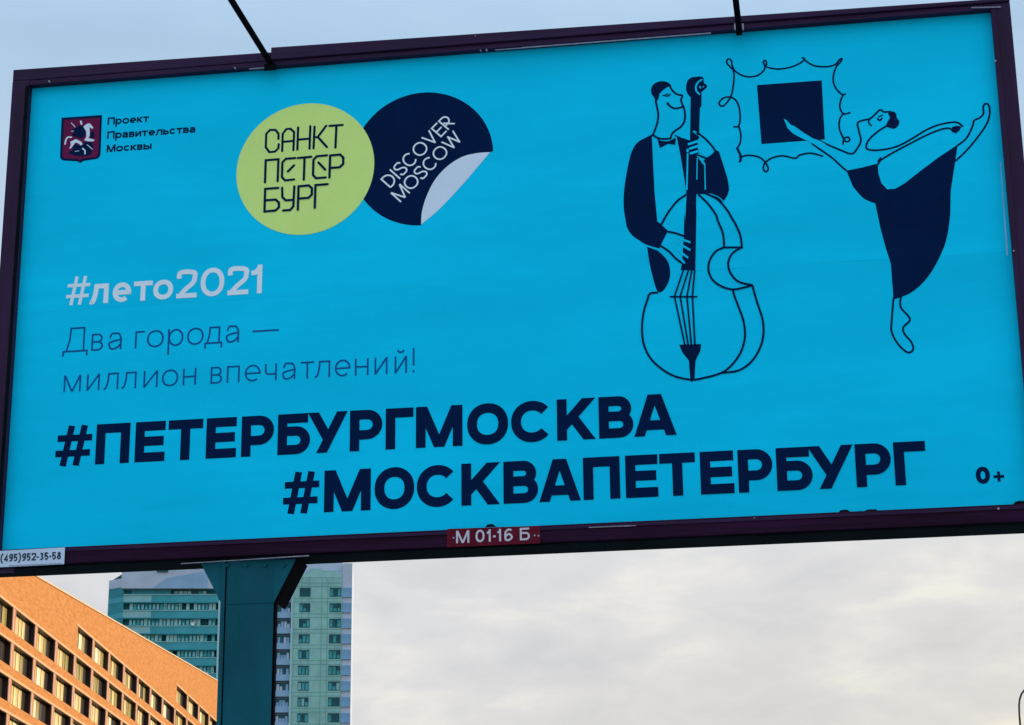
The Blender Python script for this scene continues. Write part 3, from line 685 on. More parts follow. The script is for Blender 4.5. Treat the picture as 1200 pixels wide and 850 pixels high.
stick = flat_plate('phone_sticker', M['sticker'], [(-14, 665.6), (75, 661.2), (76, 641.6), (-14, 646.6)], YS, .004, 'pale sticker strip reading (495)952-35-58')
yy = YS - .0012
p2 = PlatePrint(yy)
A_, B_ = at(0.3, 659.6, yy), at(71.3, 654.6, yy); zz = (A_.z + B_.z) / 2
autorun(p2, '(495)952-35-58', (A_.x, zz), (B_.x, zz), 8.6 * PXM, .19, .14)
p2.build('lettering', M['ink_black'], parent=stick)
for a, b in (((10, 663.2), (72, 659.3)),):
    p, q = at(*a, yy), at(*b, yy); MB().hexa([(p.x, yy, p.z - .001), (q.x, yy, p.z - .001), (q.x, yy + .001, p.z - .001), (p.x, yy + .001, p.z - .001), (p.x, yy, p.z + .001), (q.x, yy, p.z + .001), (q.x, yy + .001, p.z + .001), (p.x, yy + .001, p.z + .001)]).build('printed_rule', M['ink_black'], stick)
# small bracket showing under the lower rail at its left end
p = at(8, 668, FY0 - .006); MB().box(p.x - .1, p.x + .04, FY0 - .006, FY0 + .02, p.z - .012, p.z + .012).build('bracket', M['bare'], bb).data.materials[0] = M['frame']

# ---- post and gusset
PYF = PY - 0.02
pl, pr_ = at(255, 850, PYF).x, at(317.0, 850, PYF).x
ztop = zb0 - 0.012
MB().box(pl, pr_, PYF, PYF + 0.05, 0.02, ztop).build('post', M['post'], bb, bevel=0.004, label='teal painted steel post')
MB().box(pl - .004, pl + .020, PYF - .012, PYF + .0, 0.02, ztop).build('post_flange', M['post'], bb, bevel=.002)
MB().box(pl + .020, pl + .026, PYF - .004, PYF + .0, 0.02, ztop).build('post_seam', M['black'], bb)
MB().box(pr_ - .002, pr_ + .012, PYF + .006, PYF + .046, 0.02, at(318, 706, PYF).z).build('post_side_shade', M['black'], bb)  # black strip carries the shade of the post's right side
# gusset boxes: front plates with deep sloping undersides
gy0, gy1 = PYF + .002, PYF + .20
def gusset(pxs, side):
    P = [at(*p, gy0) for p in pxs]
    n = len(P); mb = MB()
    mb.add([(p.x, gy0, p.z) for p in P] + [(p.x, gy1, p.z) for p in P], [tuple(range(n)), tuple(reversed(range(n, 2 * n)))] + [(i, i + n, (i + 1) % n + n, (i + 1) % n) for i in range(n)])
    o = mb.build('gusset', M['post'], bb, bevel=.003)
    return P
P = gusset([(317.5, 705), (321.5, 706), (348, 655), (316, 655)], 1)
# black strip over the right gusset's sloping underside, painting in its shade
a_, b_ = at(321.5, 706, gy0), at(348, 654, gy0)
dd = (b_ - a_).normalized(); nn = Vector((dd.z, 0, -dd.x)) * .014
mb = MB().hexa([(a_.x, gy0 - .004, a_.z), (a_.x + nn.x, gy0 - .004, a_.z + nn.z), (a_.x + nn.x, gy1, a_.z + nn.z), (a_.x, gy1, a_.z),
                (b_.x, gy0 - .004, b_.z), (b_.x + nn.x, gy0 - .004, b_.z + nn.z), (b_.x + nn.x, gy1, b_.z + nn.z), (b_.x, gy1, b_.z)])
mb.build('gusset_underside_shade', M['black'], bb)
gusset([(261.5, 712), (263, 650), (234, 658)], -1)
MB().box(pl - .5, pr_ + .5, PYF + .06, FY1 - .01, ztop + .001, zb0 - 0.002 - 0.012 + .012).build('cross_beam', M['frame_dark'], bb)
MB().box(pl - .25, pr_ + .25, PYF - .35, PYF + .45, 0.012, 0.10).build('base_plate', M['post'], bb, bevel=.01)

for k in range(4):
    a = at(266 + k * 22, 662.5, PYF - .01); MB().tube([(a.x, PYF - .012, a.z), (a.x, PYF + .004, a.z)], .011, 6).build('bolt', M['post'], bb)
MB().tube([Vector((pl + .03, PYF - .001, at(262, 708, PYF).z)), Vector((pr_ - .004, PYF - .001, at(318, 706, PYF).z))], .0035, 6).build('weld_bead', M['post'], bb)

# ---- lamp arms on the top rail
def lamp_arm(foot, end, fy=FY0 - .014, out_len=2.3, drop=0):
    a = at(*foot, fy); d = ray(*end)
    # the arm runs straight out over the road at right angles to the panel: same x, rising
    t = (a.x + CAM.x * -1) / d.x if abs(d.x) > 1e-6 else 0
    q = CAM + d * t                     # where that sight line crosses x = a.x
    dirn = (q - a); u = dirn.normalized()
    tip = a + u * max(out_len, dirn.length * 1.4)
    arm = MB().tube([a, a + u * .8, tip], 0.019, 8).build('lamp_arm', M['black'], bb, smooth=False)
    hd = MB(); c = tip + u * .12
    hd.hexa([(c.x - .13, c.y - .12, c.z - .05), (c.x + .13, c.y - .12, c.z - .05), (c.x + .13, c.y + .14, c.z - .09), (c.x - .13, c.y + .14, c.z - .09),
             (c.x - .16, c.y - .15, c.z + .06), (c.x + .16, c.y - .15, c.z + .06), (c.x + .16, c.y + .16, c.z + .03), (c.x - .16, c.y + .16, c.z + .03)])
    hd.build('floodlight', M['black'], arm, bevel=.01)
    return a, tip, u
ARMS = [lamp_arm((317, 74), (268.5, -4)), lamp_arm((866.5, 38), (861.7, -4))]
p = at(317, 77, FY0 - .02); MB().box(p.x - .04, p.x + .035, FY0 - .024, FY0 - .012, p.z - .03, p.z + .012).build('arm_bracket', M['frame_dark'], bb)
for x in (861.5, 870.5):
    p = at(x, 32, FY0 - .02); MB().box(p.x - .006, p.x + .006, FY0 - .03, FY0 - .012, p.z - .02, p.z + .02).build('clamp', M['bare'], bb)
p = at(866, 34, FY0 - .03); MB().box(p.x - .018, p.x + .018, FY0 - .034, FY0 - .012, p.z - .035, p.z + .03).build('arm_bracket', M['black'], bb)

# ================================================================== GROUND
M['ground'] = mat('ground_grass_earth', (0.055, 0.075, 0.03), 0.95, 0.1, vary=0.3, vscale=0.4, bump=0.4, bscale=3)
M['asphalt'] = mat('asphalt', (0.05, 0.05, 0.053), 0.85, 0.2, vary=0.2, vscale=1.5, bump=0.3, bscale=60)
M['paving'] = mat('pavement_concrete', (0.38, 0.37, 0.35), 0.85, 0.2, vary=0.12, vscale=1.2, bump=0.2, bscale=30)
M['road_paint'] = mat('road_paint', (0.75, 0.75, 0.73), 0.7, 0.2, vary=0.08)
MB().quad((-5000, -5000, 0), (5000, -5000, 0), (5000, 5000, 0), (-5000, 5000, 0)).build('ground', M['ground'], kind='structure')
MB().quad((-300, 2.4, 0.004), (300, 2.4, 0.004), (300, 9.0, 0.004), (-300, 9.0, 0.004)).build('road', M['asphalt'], kind='structure')
mb = MB()
for i in range(-20, 21): mb.quad((i * 6, 5.64, .008), (i * 6 + 3, 5.64, .008), (i * 6 + 3, 5.76, .008), (i * 6, 5.76, .008))
mb.build('road_markings', M['road_paint'], kind='structure')
MB().box(-300, 300, -90.0, 2.25, 0.0, 0.12).build('pavement', M['paving'], kind='structure')  # unseen square, made wide and pale to bounce light onto the poster
MB().box(-300, 300, 2.253, 2.4, 0.0, 0.14).build('kerb', M['paving'], kind='structure')
MB().box(-300, 300, 9.0, 9.15, 0.0, 0.14).build('kerb', M['paving'], kind='structure')
MB().box(-300, 300, 9.153, 24.0, 0.0, 0.12).build('pavement', M['paving'], kind='structure')

# ================================================================== ORANGE BRICK BUILDING
M['brick'] = mat('orange_brick', (0.46, 0.178, 0.052), 0.85, 0.15, col2=(0.60, 0.26, 0.085), vscale=3.2, bump=0.2, bscale=3, mix_pos=(0.34, 0.66), stretch=(1, .2, 1.3))
M['lintel'] = mat('lintel_pale_brick', (0.66, 0.40, 0.22), 0.8, 0.2, vary=0.10, vscale=2)
M['pier'] = mat('pier_pinkish_render', (0.50, 0.36, 0.33), 0.8, 0.2, vary=0.15, vscale=1)
M['coping'] = mat('coping_metal', (0.66, 0.50, 0.32), 0.6, 0.3, vary=0.08)
M['win_frame_shade'] = mat('window_frame_reveal_shade', (0.035, 0.018, 0.018), 0.5, 0.3, vary=0.2)
M['roof'] = mat('roof_membrane', (0.10, 0.10, 0.10), 0.9, 0.2)
def glassy(name, col, rough=0.12, spec=0.6, vary=0.3, vs=0.9):
    return mat(name, col, rough, spec, vary=vary, vscale=vs, stretch=(1.0, 1.0, .15))
M['pane_cream'] = glassy('window_pane_cream_curtain', (0.72, 0.55, 0.26), .5, .25)
M['pane_olive'] = glassy('window_pane_olive_blind', (0.34, 0.27, 0.09), .45, .25)
M['pane_pale'] = glassy('window_pane_pale_blind', (0.85, 0.76, 0.52), .5, .25)
M['pane_dark'] = glassy('window_pane_dark', (0.045, 0.036, 0.030), .3, .2)
AZF = radians(-8.4)
FD = Vector((sin(AZF), cos(AZF), 0)); FN = Vector((cos(AZF), -sin(AZF), 0)); D0 = 47.0
def F(s, off, z): return FD * s + FN * (off - D0) + Vector((0, 0, z))
ob = empty('brick_building', F(230, -10, 0), 'orange brick building with rows of deep windows and a sloping roofline, at lower left', 'building')
roofz = lambda s: 1.6 + 40.4 + 0.0682 * (s - 195)
cols = [214 + 8.75 * k for k in range(-8, 7)] + [276.2, 286.1, 296.1, 306.0]
WW, WH, FL = 7.5, 2.14, 3.2
TOPZ = [35.85 + 1.6, 35.85 + 1.6 + 3.2, 35.85 + 1.6 + 6.45]
S0, S1 = cols[0] - 1.2, 313.2
wall = MB(); wins = []
DEP = 0.58
prev = S0
for ci, c in enumerate(cols):
    nxt = cols[ci + 1] - 0.75 if ci + 1 < len(cols) else S1
    a, b = c, min(c + WW * ((nxt + .75 - c) / 8.75), S1 - .1)
    if ci == len(cols) - 1: b = c + 6.6
    top = TOPZ[0] if c < 213 else (TOPZ[1] if c < 270 else TOPZ[2])
    zs = []; z = top
    # rows down to just below what can be seen
    dist = hypot(D0, c); lim = 1.6 + dist * tan(radians(6.2))
    while z > lim and len(zs) < 9: zs.append(z); z -= FL if not (c >= 270 and abs(z - TOPZ[2]) < .01) else 3.25
    zl = zs[-1] - WH - 1.0
    wall.quad(F(prev, 0, 0), F(nxt, 0, 0), F(nxt, 0, zl), F(prev, 0, zl))
    wall.quad(F(prev, 0, zl), F(a, 0, zl), F(a, 0, roofz(a)), F(prev, 0, roofz(prev)))
    wall.quad(F(b, 0, zl), F(nxt, 0, zl), F(nxt, 0, roofz(nxt)), F(b, 0, roofz(b)))
    wall.quad(F(a, 0, zs[0]), F(b, 0, zs[0]), F(b, 0, roofz(b)), F(a, 0, roofz(a)))
    for i, zt in enumerate(zs):
        zb_ = zt - WH; zn = zs[i + 1] if i + 1 < len(zs) else zl
        wall.quad(F(a, 0, zn), F(b, 0, zn), F(b, 0, zb_), F(a, 0, zb_))
        for q in (((a, zb_), (a, zt)), ((b, zb_), (b, zt)), ((a, zt), (b, zt)), ((a, zb_), (b, zb_))):
            wall.quad(F(q[0][0], 0, q[0][1]), F(q[1][0], 0, q[1][1]), F(q[1][0], -DEP, q[1][1]), F(q[0][0], -DEP, q[0][1]))
        wins.append((a, b, zb_, zt, i, ci))
    prev = nxt
# returns and back of the shell
wall.quad(F(S1, 0, 0), F(S1, -16, 0), F(S1, -16, roofz(S1) - 1), F(S1, 0, roofz(S1)))
wall.quad(F(S0, 0, 0), F(S0, -16, 0), F(S0, -16, roofz(S0) - 1), F(S0, 0, roofz(S0)))
wall.quad(F(S0, -16, 0), F(S1, -16, 0), F(S1, -16, roofz(S1) - 1), F(S0, -16, roofz(S0) - 1))
wo = wall.build('wall', M['brick'], ob)
MB().quad(F(S0, -.3, roofz(S0) - .35), F(S1, -.3, roofz(S1) - .35), F(S1, -15.9, roofz(S1) - 1.1), F(S0, -15.9, roofz(S0) - 1.1)).build('roof', M['roof'], ob)
mb = MB(); mb.hexa([F(S0, .10, roofz(S0)), F(S1 + .1, .10, roofz(S1)), F(S1 + .1, -.5, roofz(S1)), F(S0, -.5, roofz(S0)), F(S0, .10, roofz(S0) + .16), F(S1 + .1, .10, roofz(S1) + .16), F(S1 + .1, -.5, roofz(S1) + .16), F(S0, -.5, roofz(S0) + .16)])
mb.build('coping', M['coping'], ob)
def fbox(mb, s0, s1, o0, o1, z0, z1):
    return mb.hexa([F(s0, o1, z0), F(s1, o1, z0), F(s1, o0, z0), F(s0, o0, z0), F(s0, o1, z1), F(s1, o1, z1), F(s1, o0, z1), F(s0, o0, z1)])
rw = random.Random(11)
MESH = {}
def fpart(name, s0, s1, o0, o1, z0, z1, m, parent):
    """boxes of one size share their mesh"""
    key = (name, round(s1 - s0, 3), round(o1 - o0, 3), round(z1 - z0, 3), m.name)
    c = (F(s0, o0, z0) + F(s1, o1, z1)) / 2
    if key in MESH:
        o = bpy.data.objects.new(name, MESH[key]); COL.objects.link(o); o.parent = parent; o.location = c - world_loc(parent)
    else:
        o = fbox(MB(), s0, s1, o0, o1, z0, z1).build(name, m, parent); MESH[key] = o.data
    return o
for (a, b, zb_, zt, i, ci) in wins:
    # outer frame of the window, its panes behind
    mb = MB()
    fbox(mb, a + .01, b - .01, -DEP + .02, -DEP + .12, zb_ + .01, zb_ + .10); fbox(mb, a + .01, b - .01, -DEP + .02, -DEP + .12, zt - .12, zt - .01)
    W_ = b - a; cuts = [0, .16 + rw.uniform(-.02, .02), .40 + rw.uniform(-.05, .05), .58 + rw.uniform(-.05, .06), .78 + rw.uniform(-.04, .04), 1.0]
    fbox(mb, a + .004, a + .05, -DEP + .02, -.01, zb_ + .01, zt - .01); fbox(mb, b - .05, b - .004, -DEP + .02, -.01, zb_ + .01, zt - .01); fbox(mb, a + .05, b - .05, -DEP + .12, -.01, zt - .05, zt - .004)  # near-black jamb and head linings stand in for the reveal's shade
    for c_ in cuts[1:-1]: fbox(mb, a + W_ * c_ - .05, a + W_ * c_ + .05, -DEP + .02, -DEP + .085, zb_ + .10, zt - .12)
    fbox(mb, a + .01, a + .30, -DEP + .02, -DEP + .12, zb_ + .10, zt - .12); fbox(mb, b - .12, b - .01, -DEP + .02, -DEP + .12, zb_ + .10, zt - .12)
    wn = mb.build('window', M['win_frame_shade'], ob)
    kinds = [rw.choice(['pane_cream', 'pane_pale', 'pane_pale', 'pane_cream']), rw.choice(['pane_pale', 'pane_cream', 'pane_olive']), rw.choice(['pane_cream', 'pane_olive', 'pane_pale', 'pane_cream']), rw.choice(['pane_olive', 'pane_dark', 'pane_cream']), rw.choice(['pane_dark', 'pane_olive', 'pane_dark'])]
    for k in range(5):
        q0, q1 = a + W_ * cuts[k] + (.31 if k == 0 else .06), a + W_ * cuts[k + 1] - (.06 if k < 4 else .10)
        fbox(MB(), q0, q1, -DEP + .03, -DEP + .06, zb_ + .09, zt - .11).build('pane', M[kinds[k]], wn)
    # render coloured pier right of the window, pale soldier course above it
    nb = cols[ci + 1] if ci + 1 < len(cols) else b + 1.2
    fpart('pier', b + .12, min(nb - .5, b + .62), .004, .03, zb_ - .02, zt, M['pier'], ob)
    fpart('lintel', a - .75, min(nb - .76, a + 8.0) if ci + 1 < len(cols) else b + .1, .004, .05, zt + .02, zt + .24, M['lintel'], ob)

# ================================================================== TEAL TOWER
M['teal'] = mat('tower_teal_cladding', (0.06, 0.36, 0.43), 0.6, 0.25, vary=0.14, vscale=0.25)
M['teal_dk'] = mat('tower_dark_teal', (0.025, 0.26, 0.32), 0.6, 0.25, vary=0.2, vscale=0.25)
M['teal_pale'] = mat('tower_pale_teal_panel', (0.26, 0.50, 0.53), 0.6, 0.25, vary=0.10, vscale=0.3)
M['green'] = mat('tower_green_cladding', (0.31, 0.56, 0.53), 0.65, 0.2, vary=0.14, vscale=0.35)
M['lav'] = mat('tower_lavender_cladding', (0.52, 0.57, 0.70), 0.65, 0.2, vary=0.07, vscale=0.3)
M['blue'] = mat('tower_blue_glass', (0.20, 0.40, 0.62), 0.3, 0.3, vary=0.16, vscale=0.3)
M['blue_wall'] = mat('tower_blue_wall', (0.30, 0.46, 0.66), 0.6, 0.2, vary=0.1, vscale=0.3)
M['beige'] = mat('tower_beige_wall', (0.58, 0.52, 0.38), 0.8, 0.15, vary=0.06)
M['white_p'] = mat('tower_white_pilaster', (0.42, 0.66, 0.68), 0.7, 0.2, vary=0.05)
M['dkglass'] = mat('tower_dark_opening', (0.010, 0.09, 0.115), 0.3, 0.2, vary=0.4, vscale=0.6)
M['tglass'] = mat('tower_teal_glass', (0.03, 0.30, 0.31), 0.25, 0.3, vary=0.35, vscale=0.8)
M['pglass'] = mat('tower_pale_glass', (0.30, 0.55, 0.55), 0.3, 0.3, vary=0.25, vscale=0.8)
M['joint'] = mat('tower_joint', (0.16, 0.40, 0.38), 0.8, 0.1, vary=0.1)
AZT = radians(78.0)
TD = Vector((sin(AZT), cos(AZT), 0)); TN = Vector((cos(AZT), -sin(AZT), 0))
r_ = ray(412.8, 700); T0 = r_ * (388 / hypot(r_.x, r_.y)); T0 = Vector((T0.x, T0.y, 0))
def T(u, off, z): return T0 + TD * u + TN * off + Vector((0, 0, z))
def tu(px, py=760, off=0.0):
    d = ray(px, py); p0 = T0 + TN * off; t = (p0 - CAM).dot(TN) / d.dot(TN); p = CAM + d * t
    return (p - T0).dot(TD), p.z
def tbox(mb, u0, u1, o0, o1, z0, z1):
    return mb.hexa([T(u0, o1, z0), T(u1, o1, z0), T(u1, o0, z0), T(u0, o0, z0), T(u0, o1, z1), T(u1, o1, z1), T(u1, o0, z1), T(u0, o0, z1)])
tb = empty('tower_block', T(-22, -8, 0), 'tall teal and pale blue tower block seen on both sides of the billboard post', 'building')
TM = {}
def tpart(name, u0, u1, o0, o1, z0, z1, m, parent=None, label=None):
    parent = parent or tb
    key = (name, round(u1 - u0, 2), round(o1 - o0, 3), round(z1 - z0, 2), m.name)
    c = (T(u0, o0, z0) + T(u1, o1, z1)) / 2
    if key in TM and not label:
        o = bpy.data.objects.new(name, TM[key]); COL.objects.link(o); o.parent = parent; o.location = c - world_loc(parent)
    else:
        o = tbox(MB(), u0, u1, o0, o1, z0, z1).build(name, m, parent); TM[key] = o.data
        if label: o['label'] = label
    return o
zz = lambda py, px=370: tu(px, py)[1]
U = lambda px: tu(px, 760)[0]
uR = U(411.6); uG1 = U(400.0); uG0 = U(342.6); uP0 = U(340.2); uB0 = U(324); uC0 = U(316); uL1 = U(257.0); uL1b = U(254.4); uL0 = U(142); uS0 = U(121.0)
ztopR = zz(668.5)
flh = (zz(689) - zz(836)) / 8            # storey height
# --- right wing
tpart('wing_wall', uG0, uG1, -14, 0, 0, zz(676), M['green'], label='green clad wing of the tower')
tpart('wing_wall', uC0 - 2, uP0, -14, -1.2, 0, zz(676), M['blue_wall'])
tpart('wing_wall', uG1 + .02, uR, -14, -.12, 0, zz(660), M['lav'], label='lavender edge bay of the tower')
tpart('attic', uB0, uG1 - .01, -12, -1.6, zz(676), zz(645), M['lav'])
for a, b, y in ((343, 351, 666.5), (351.02, 361, 672.5), (361.02, 376, 666.5), (376.02, 391.5, 670), (391.52, 400, 672)):
    tpart('parapet', U(a), U(b), -1.5, .05, zz(677), zz(y), M['green'])
tpart('pilaster', uP0, uG0 - .02, -1.5, .25, 0, zz(676), M['white_p'])
tpart('pilaster', uC0 - .0, uB0 - .1, -1.19, -.2, 0, zz(676), M['beige'], label='beige wall strip')
# cladding joints
mb = MB()
for x in (352.5, 361, 376, 383):
    if True: tbox(mb, U(x) - .05, U(x) + .05, .002, .03, zz(870), zz(677))
zt0 = zz(689)
for k in range(-1, 11):
    for dz in (-.45, 1.9 - flh):
        z = zt0 - k * flh + (.25 if dz < -1 else -2.0); tbox(mb, uG0, uG1, .004, .032, z - .04, z + .04)
mb.build('panel_joints', M['joint'], tb)
NF = 11
rt = random.Random(5)
def twin(u0, u1, z0, z1, off, frame_m, kinds, n, recess=.18, fw=.09):
    """a window: dark reveal with n panes and mullions"""
    wn = tpart('window', u0, u1, off - .03, off + .02, z0, z1, M['dkglass'])
    w_ = (u1 - u0) / n
    for k in range(n):
        tpart('pane', u0 + w_ * k + fw, u0 + w_ * (k + 1) - fw, off + .021, off + .06, z0 + .12, z1 - .38 * (z1 - z0) * (rt.random() < .25) - .3, M[rt.choice(kinds)], wn)
    return wn
wh = zz(689) - zz(699.3)
for k in range(NF):
    z1 = zt0 - k * flh; z0 = z1 - wh
    twin(U(349.8), U(362.6), z0, z1, .02, None, ['tglass', 'teal', 'dkglass'] if k not in (6, 7) else ['teal_pale', 'tglass', 'teal'], 3)
    twin(U(385.3), U(399.0), z0, z1, .02, None, ['tglass', 'dkglass', 'tglass'] if k != 6 else ['teal_pale', 'teal', 'tglass'], 3)
    # blue glass panel of the edge bay, level with the windows
    tpart('blue_panel', uG1 + .03, uR - .02, -.11, .10, z0 - .1, z1 + .05, M['blue' if k != 1 else 'blue'])
    # glazed balcony bay left of the pilaster
    bz1 = z1 - .15
    bw = tpart('balcony', uB0, uP0 - .05, -1.19, -.35, z0 - 1.05, z0 + .1, M['blue_wall'])
    wn = tpart('window', uB0 + .05, uP0 - .1, -1.19, -.7, z0 + .12, bz1, M['dkglass'])
    for j in range(4):
        w_ = (uP0 - uB0 - .3) / 4; u_ = uB0 + .1 + j * w_
        if rt.random() < .92: tpart('pane', u_ + .05, u_ + w_ - .05, -.69, -.62, z0 + .12, bz1 - rt.choice([.3, .3, .7]), M[rt.choice(['blue', 'lav', 'blue_wall', 'lav', 'blue'])], wn)
# --- left wing
zl0 = tu(200, 697.7)[1]                    # top of the first balcony parapet
zl = lambda py: tu(200, py)[1]
fl2 = (zl(697.7) - zl(790.2)) / 5
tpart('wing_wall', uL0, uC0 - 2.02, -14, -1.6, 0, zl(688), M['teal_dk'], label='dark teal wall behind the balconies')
tpart('wing_wall', uL1 + .02, uC0 - .02, -1.58, 0, 0, zl(660), M['teal'])
tpart('pilaster', uL1b, uL1, -1.58, .35, 0, zl(704), M['white_p'])
tpart('attic', uL0 - .5, U(300), -12, .25, zl(690), zl(650), M['lav'], label='pale lavender attic storey')
tpart('attic_vent', U(180.5), U(193.5), .26, .5, zl(671), zl(664), M['dkglass'])
mb = MB(); a_ = [T(U(176), .27, zl(689.5)), T(U(240), .27, zl(689.5)), T(U(243), .27, zl(669)), T(U(192), .27, zl(678))]
mb.add(a_ + [p - TN * .015 for p in a_], [(0, 1, 2, 3), (7, 6, 5, 4), (0, 4, 5, 1), (1, 5, 6, 2), (2, 6, 7, 3), (3, 7, 4, 0)])
mb.build('attic_panel', M['blue_wall'], tb, label='bluish lower panel of the attic')
for k in range(8):
    zp1 = zl0 - k * fl2; zp0 = zp1 - fl2 * .43; zw1 = zp0; zw0 = zp1 - fl2
    um = U(175)
    tpart('balcony', uL0, um - .01, -1.58, .0, zp0, zp1, M['teal_pale'])
    tpart('balcony', um, uL1b - .02, -1.58, .02, zp0, zp1, M['teal'])
    tpart('balcony_rail', uL0, uL1b - .02, -.1, .10, zp1 + .0, zp1 + .18, M['teal_pale'])
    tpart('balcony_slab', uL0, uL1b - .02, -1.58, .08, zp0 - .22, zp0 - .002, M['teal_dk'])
n = 23
for k in range(-1, 8):
    zp1 = zl0 - k * fl2; zp0 = zp1 - fl2 * .43; top_ = zp0 - .24; bot = zp1 - fl2 + .2
    if k == -1: top_ = zl(690) - .02; bot = zl0 + .2
    if k == -1:
        wn = tpart('window', U(150.5), U(197), -1.2, -.9, bot, top_, M['teal']); tpart('window', U(200), U(240), -1.2, -.9, bot, top_, M['dkglass'])
        for x in (201.5, 207, 212, 217, 230, 235): tpart('pane', U(x), U(x + 4.2), -.89, -.8, bot + .2, top_ - .3, M[rt.choice(['pglass', 'teal_pale', 'tglass'])], wn)
        continue
    w_ = (U(252.5) - U(150)) / n
    skip = {0: (14, 16), 1: (19, 20), 2: (9, 21), 3: (2, 12)}.get(k, (5, 17))
    for j in range(n):
        if j in skip: continue
        u_ = U(149.5) + j * w_
        wn = tpart('window', u_, u_ + w_ - .12, -.35, -.25, bot, top_, M[rt.choice(['tglass', 'tglass', 'teal_dk', 'pglass'])])
        tpart('pane', u_ + .15, u_ + w_ * rt.choice([.55, .7, .7]), -.249, -.2, bot + .15, top_ - rt.choice([.25, .25, .7]), M[rt.choice(['pglass', 'tglass', 'teal_pale', 'pglass', 'teal_pale'])], wn)
# slanted end bay on the left
us1 = uL0 - .05
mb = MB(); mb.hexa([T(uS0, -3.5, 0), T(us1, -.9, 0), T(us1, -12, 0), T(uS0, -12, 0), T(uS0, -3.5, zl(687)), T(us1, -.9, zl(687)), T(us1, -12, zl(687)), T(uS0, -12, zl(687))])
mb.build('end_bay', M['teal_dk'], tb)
def slant(name, y0, y1, m, e=.06):
    mb = MB(); e2 = e
    mb.hexa([T(uS0, -3.5 + e, zl(y1)), T(us1, -.9 + e, zl(y1)), T(us1, -.9, zl(y1)), T(uS0, -3.5, zl(y1)), T(uS0, -3.5 + e, zl(y0)), T(us1, -.9 + e, zl(y0)), T(us1, -.9, zl(y0)), T(uS0, -3.5, zl(y0))])
    return mb.build(name, m, tb)
for k in range(7): slant('end_bay_band', 698.5 + k * 18.5, 704.5 + k * 18.5, M['teal'])
mb = MB(); mb.hexa([T(uS0, -3.4, zl(686.9)), T(us1, -.8, zl(686.9)), T(us1, -12, zl(686.9)), T(uS0, -12, zl(686.9)), T(uS0, -3.4, zl(676.5)), T(us1, -.8, zl(676.5)), T(us1, -12, zl(676.5)), T(uS0, -12, zl(676.5))])
mb.build('end_bay_attic', M['lav'], tb)
mb = MB().add([T(uS0 + .6, -3.2, zl(676.4)), T(us1, -1, zl(676.4)), T(us1, -1, zl(669.5)), T(uS0 + .6, -8, zl(676.4)), T(us1, -8, zl(676.4)), T(us1, -8, zl(669.5))], [(0, 1, 2), (5, 4, 3), (0, 2, 5, 3), (0, 3, 4, 1), (1, 4, 5, 2)])
mb.build('sloped_roof', M['dkglass'], tb)
# satellite dishes on the balconies
def dish(px, py, lab):
    u, z = tu(px, py, .4); c = T(u, .55, z)
    e = empty('satellite_dish', T(u, .1, z - .3), lab, 'satellite dish', 'satellite dishes on the tower balconies')
    mb = MB(); n_ = 12
    mb.v.append(tuple(c - TN * .12))
    for ring_ in (1, 2):
        for j in range(n_):
            t = 2 * pi * j / n_; r = .17 * ring_
            mb.v.append(tuple(c + TD * (r * cos(t)) + Vector((0, 0, r * sin(t))) + TN * (-.12 + .03 * ring_ * ring_)))
    for j in range(n_):
        j2 = (j + 1) % n_; mb.f.append((0, 1 + j, 1 + j2)); mb.f.append((1 + j, 1 + n_ + j, 1 + n_ + j2, 1 + j2))
    mb.build('reflector', M['dishw'], e)
    MB().tube([c - TN * .12, c - TN * .4 + Vector((0, 0, -.25))], .04, 6).build('mount', M['dishw'], e)
M['dishw'] = mat('dish_white', (0.8, 0.8, 0.8), 0.5, 0.3, vary=.03)
dish(226, 731, 'small white satellite dish on a teal tower balcony, the higher of the two')
dish(242.3, 789.5, 'small white satellite dish low on the tower just above the brick roofline')

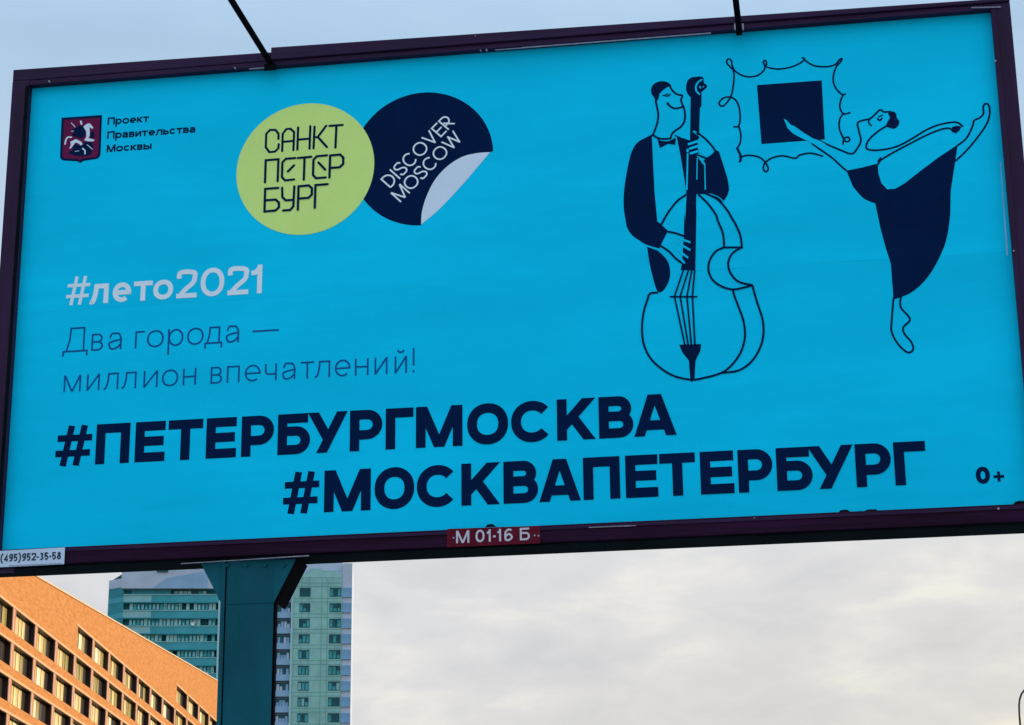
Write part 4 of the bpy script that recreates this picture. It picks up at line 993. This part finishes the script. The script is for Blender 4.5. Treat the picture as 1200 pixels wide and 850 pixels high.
# ================================================================== STREET LAMP at the right edge
M['lamp'] = mat('lamp_post_grey', (0.07, 0.055, 0.06), 0.5, 0.3, vary=.1)
LY = 55.0
lp = [at(x, y, LY) for x, y in ((1195.7, 852), (1194.6, 838), (1194.3, 826), (1195.0, 819.5), (1197.0, 813.5), (1200.2, 809.2), (1204.5, 806.5), (1212, 804.5), (1226, 803))]
base = Vector((lp[0].x + .05, LY, 0))
sl = empty('street_lamp', base, 'thin dark street lamp with a curved top, cut by the right edge of the photo', 'street lamp')
MB().tube([base, Vector((base.x, LY, 4)), lp[0]], .07, 10, .032).build('lamp_post', M['lamp'], sl, smooth=True)
MB().tube(lp, .027, 10).build('lamp_arm', M['lamp'], sl, smooth=True)
e_ = lp[-1]
MB().hexa([(e_.x - .05, LY - .14, e_.z - .08), (e_.x + .7, LY - .14, e_.z - .08), (e_.x + .7, LY + .14, e_.z - .08), (e_.x - .05, LY + .14, e_.z - .08), (e_.x, LY - .09, e_.z + .08), (e_.x + .6, LY - .09, e_.z + .04), (e_.x + .6, LY + .09, e_.z + .04), (e_.x, LY + .09, e_.z + .08)]).build('lamp_head', M['lamp'], sl, bevel=.02)
MB().tube([(base.x, LY, 0), (base.x, LY, .5)], .12, 10).build('base', M['lamp'], sl)

# ================================================================== unseen block added to keep the low sun off the billboard
M['panelw'] = mat('shade_block_wall', (0.50, 0.47, 0.43), 0.85, 0.15, vary=.08, vscale=.4)
ab = empty('added_shade_block', (62, 32, 0), 'unseen grey block added out of frame at the right to shade the billboard', 'building')
MB().box(55, 68, 18, 50, 0, 24).build('wall', M['panelw'], ab)
MB().box(54.7, 68.3, 17.7, 50.3, 24.002, 24.5).build('roof', M['roof'], ab)
win_mesh = None
for k in range(8):
    for j in range(7):
        y0 = 20 + j * 4.1; z0 = 1.3 + k * 2.9
        if win_mesh is None:
            o = MB().box(54.93, 54.998, y0, y0 + 1.9, z0, z0 + 1.5).build('window', M['pane_dark'], ab); win_mesh = o
        else:
            o = win_mesh.copy(); COL.objects.link(o); o.parent = ab; o.location = win_mesh.location + Vector((0, j * 4.1, k * 2.9))
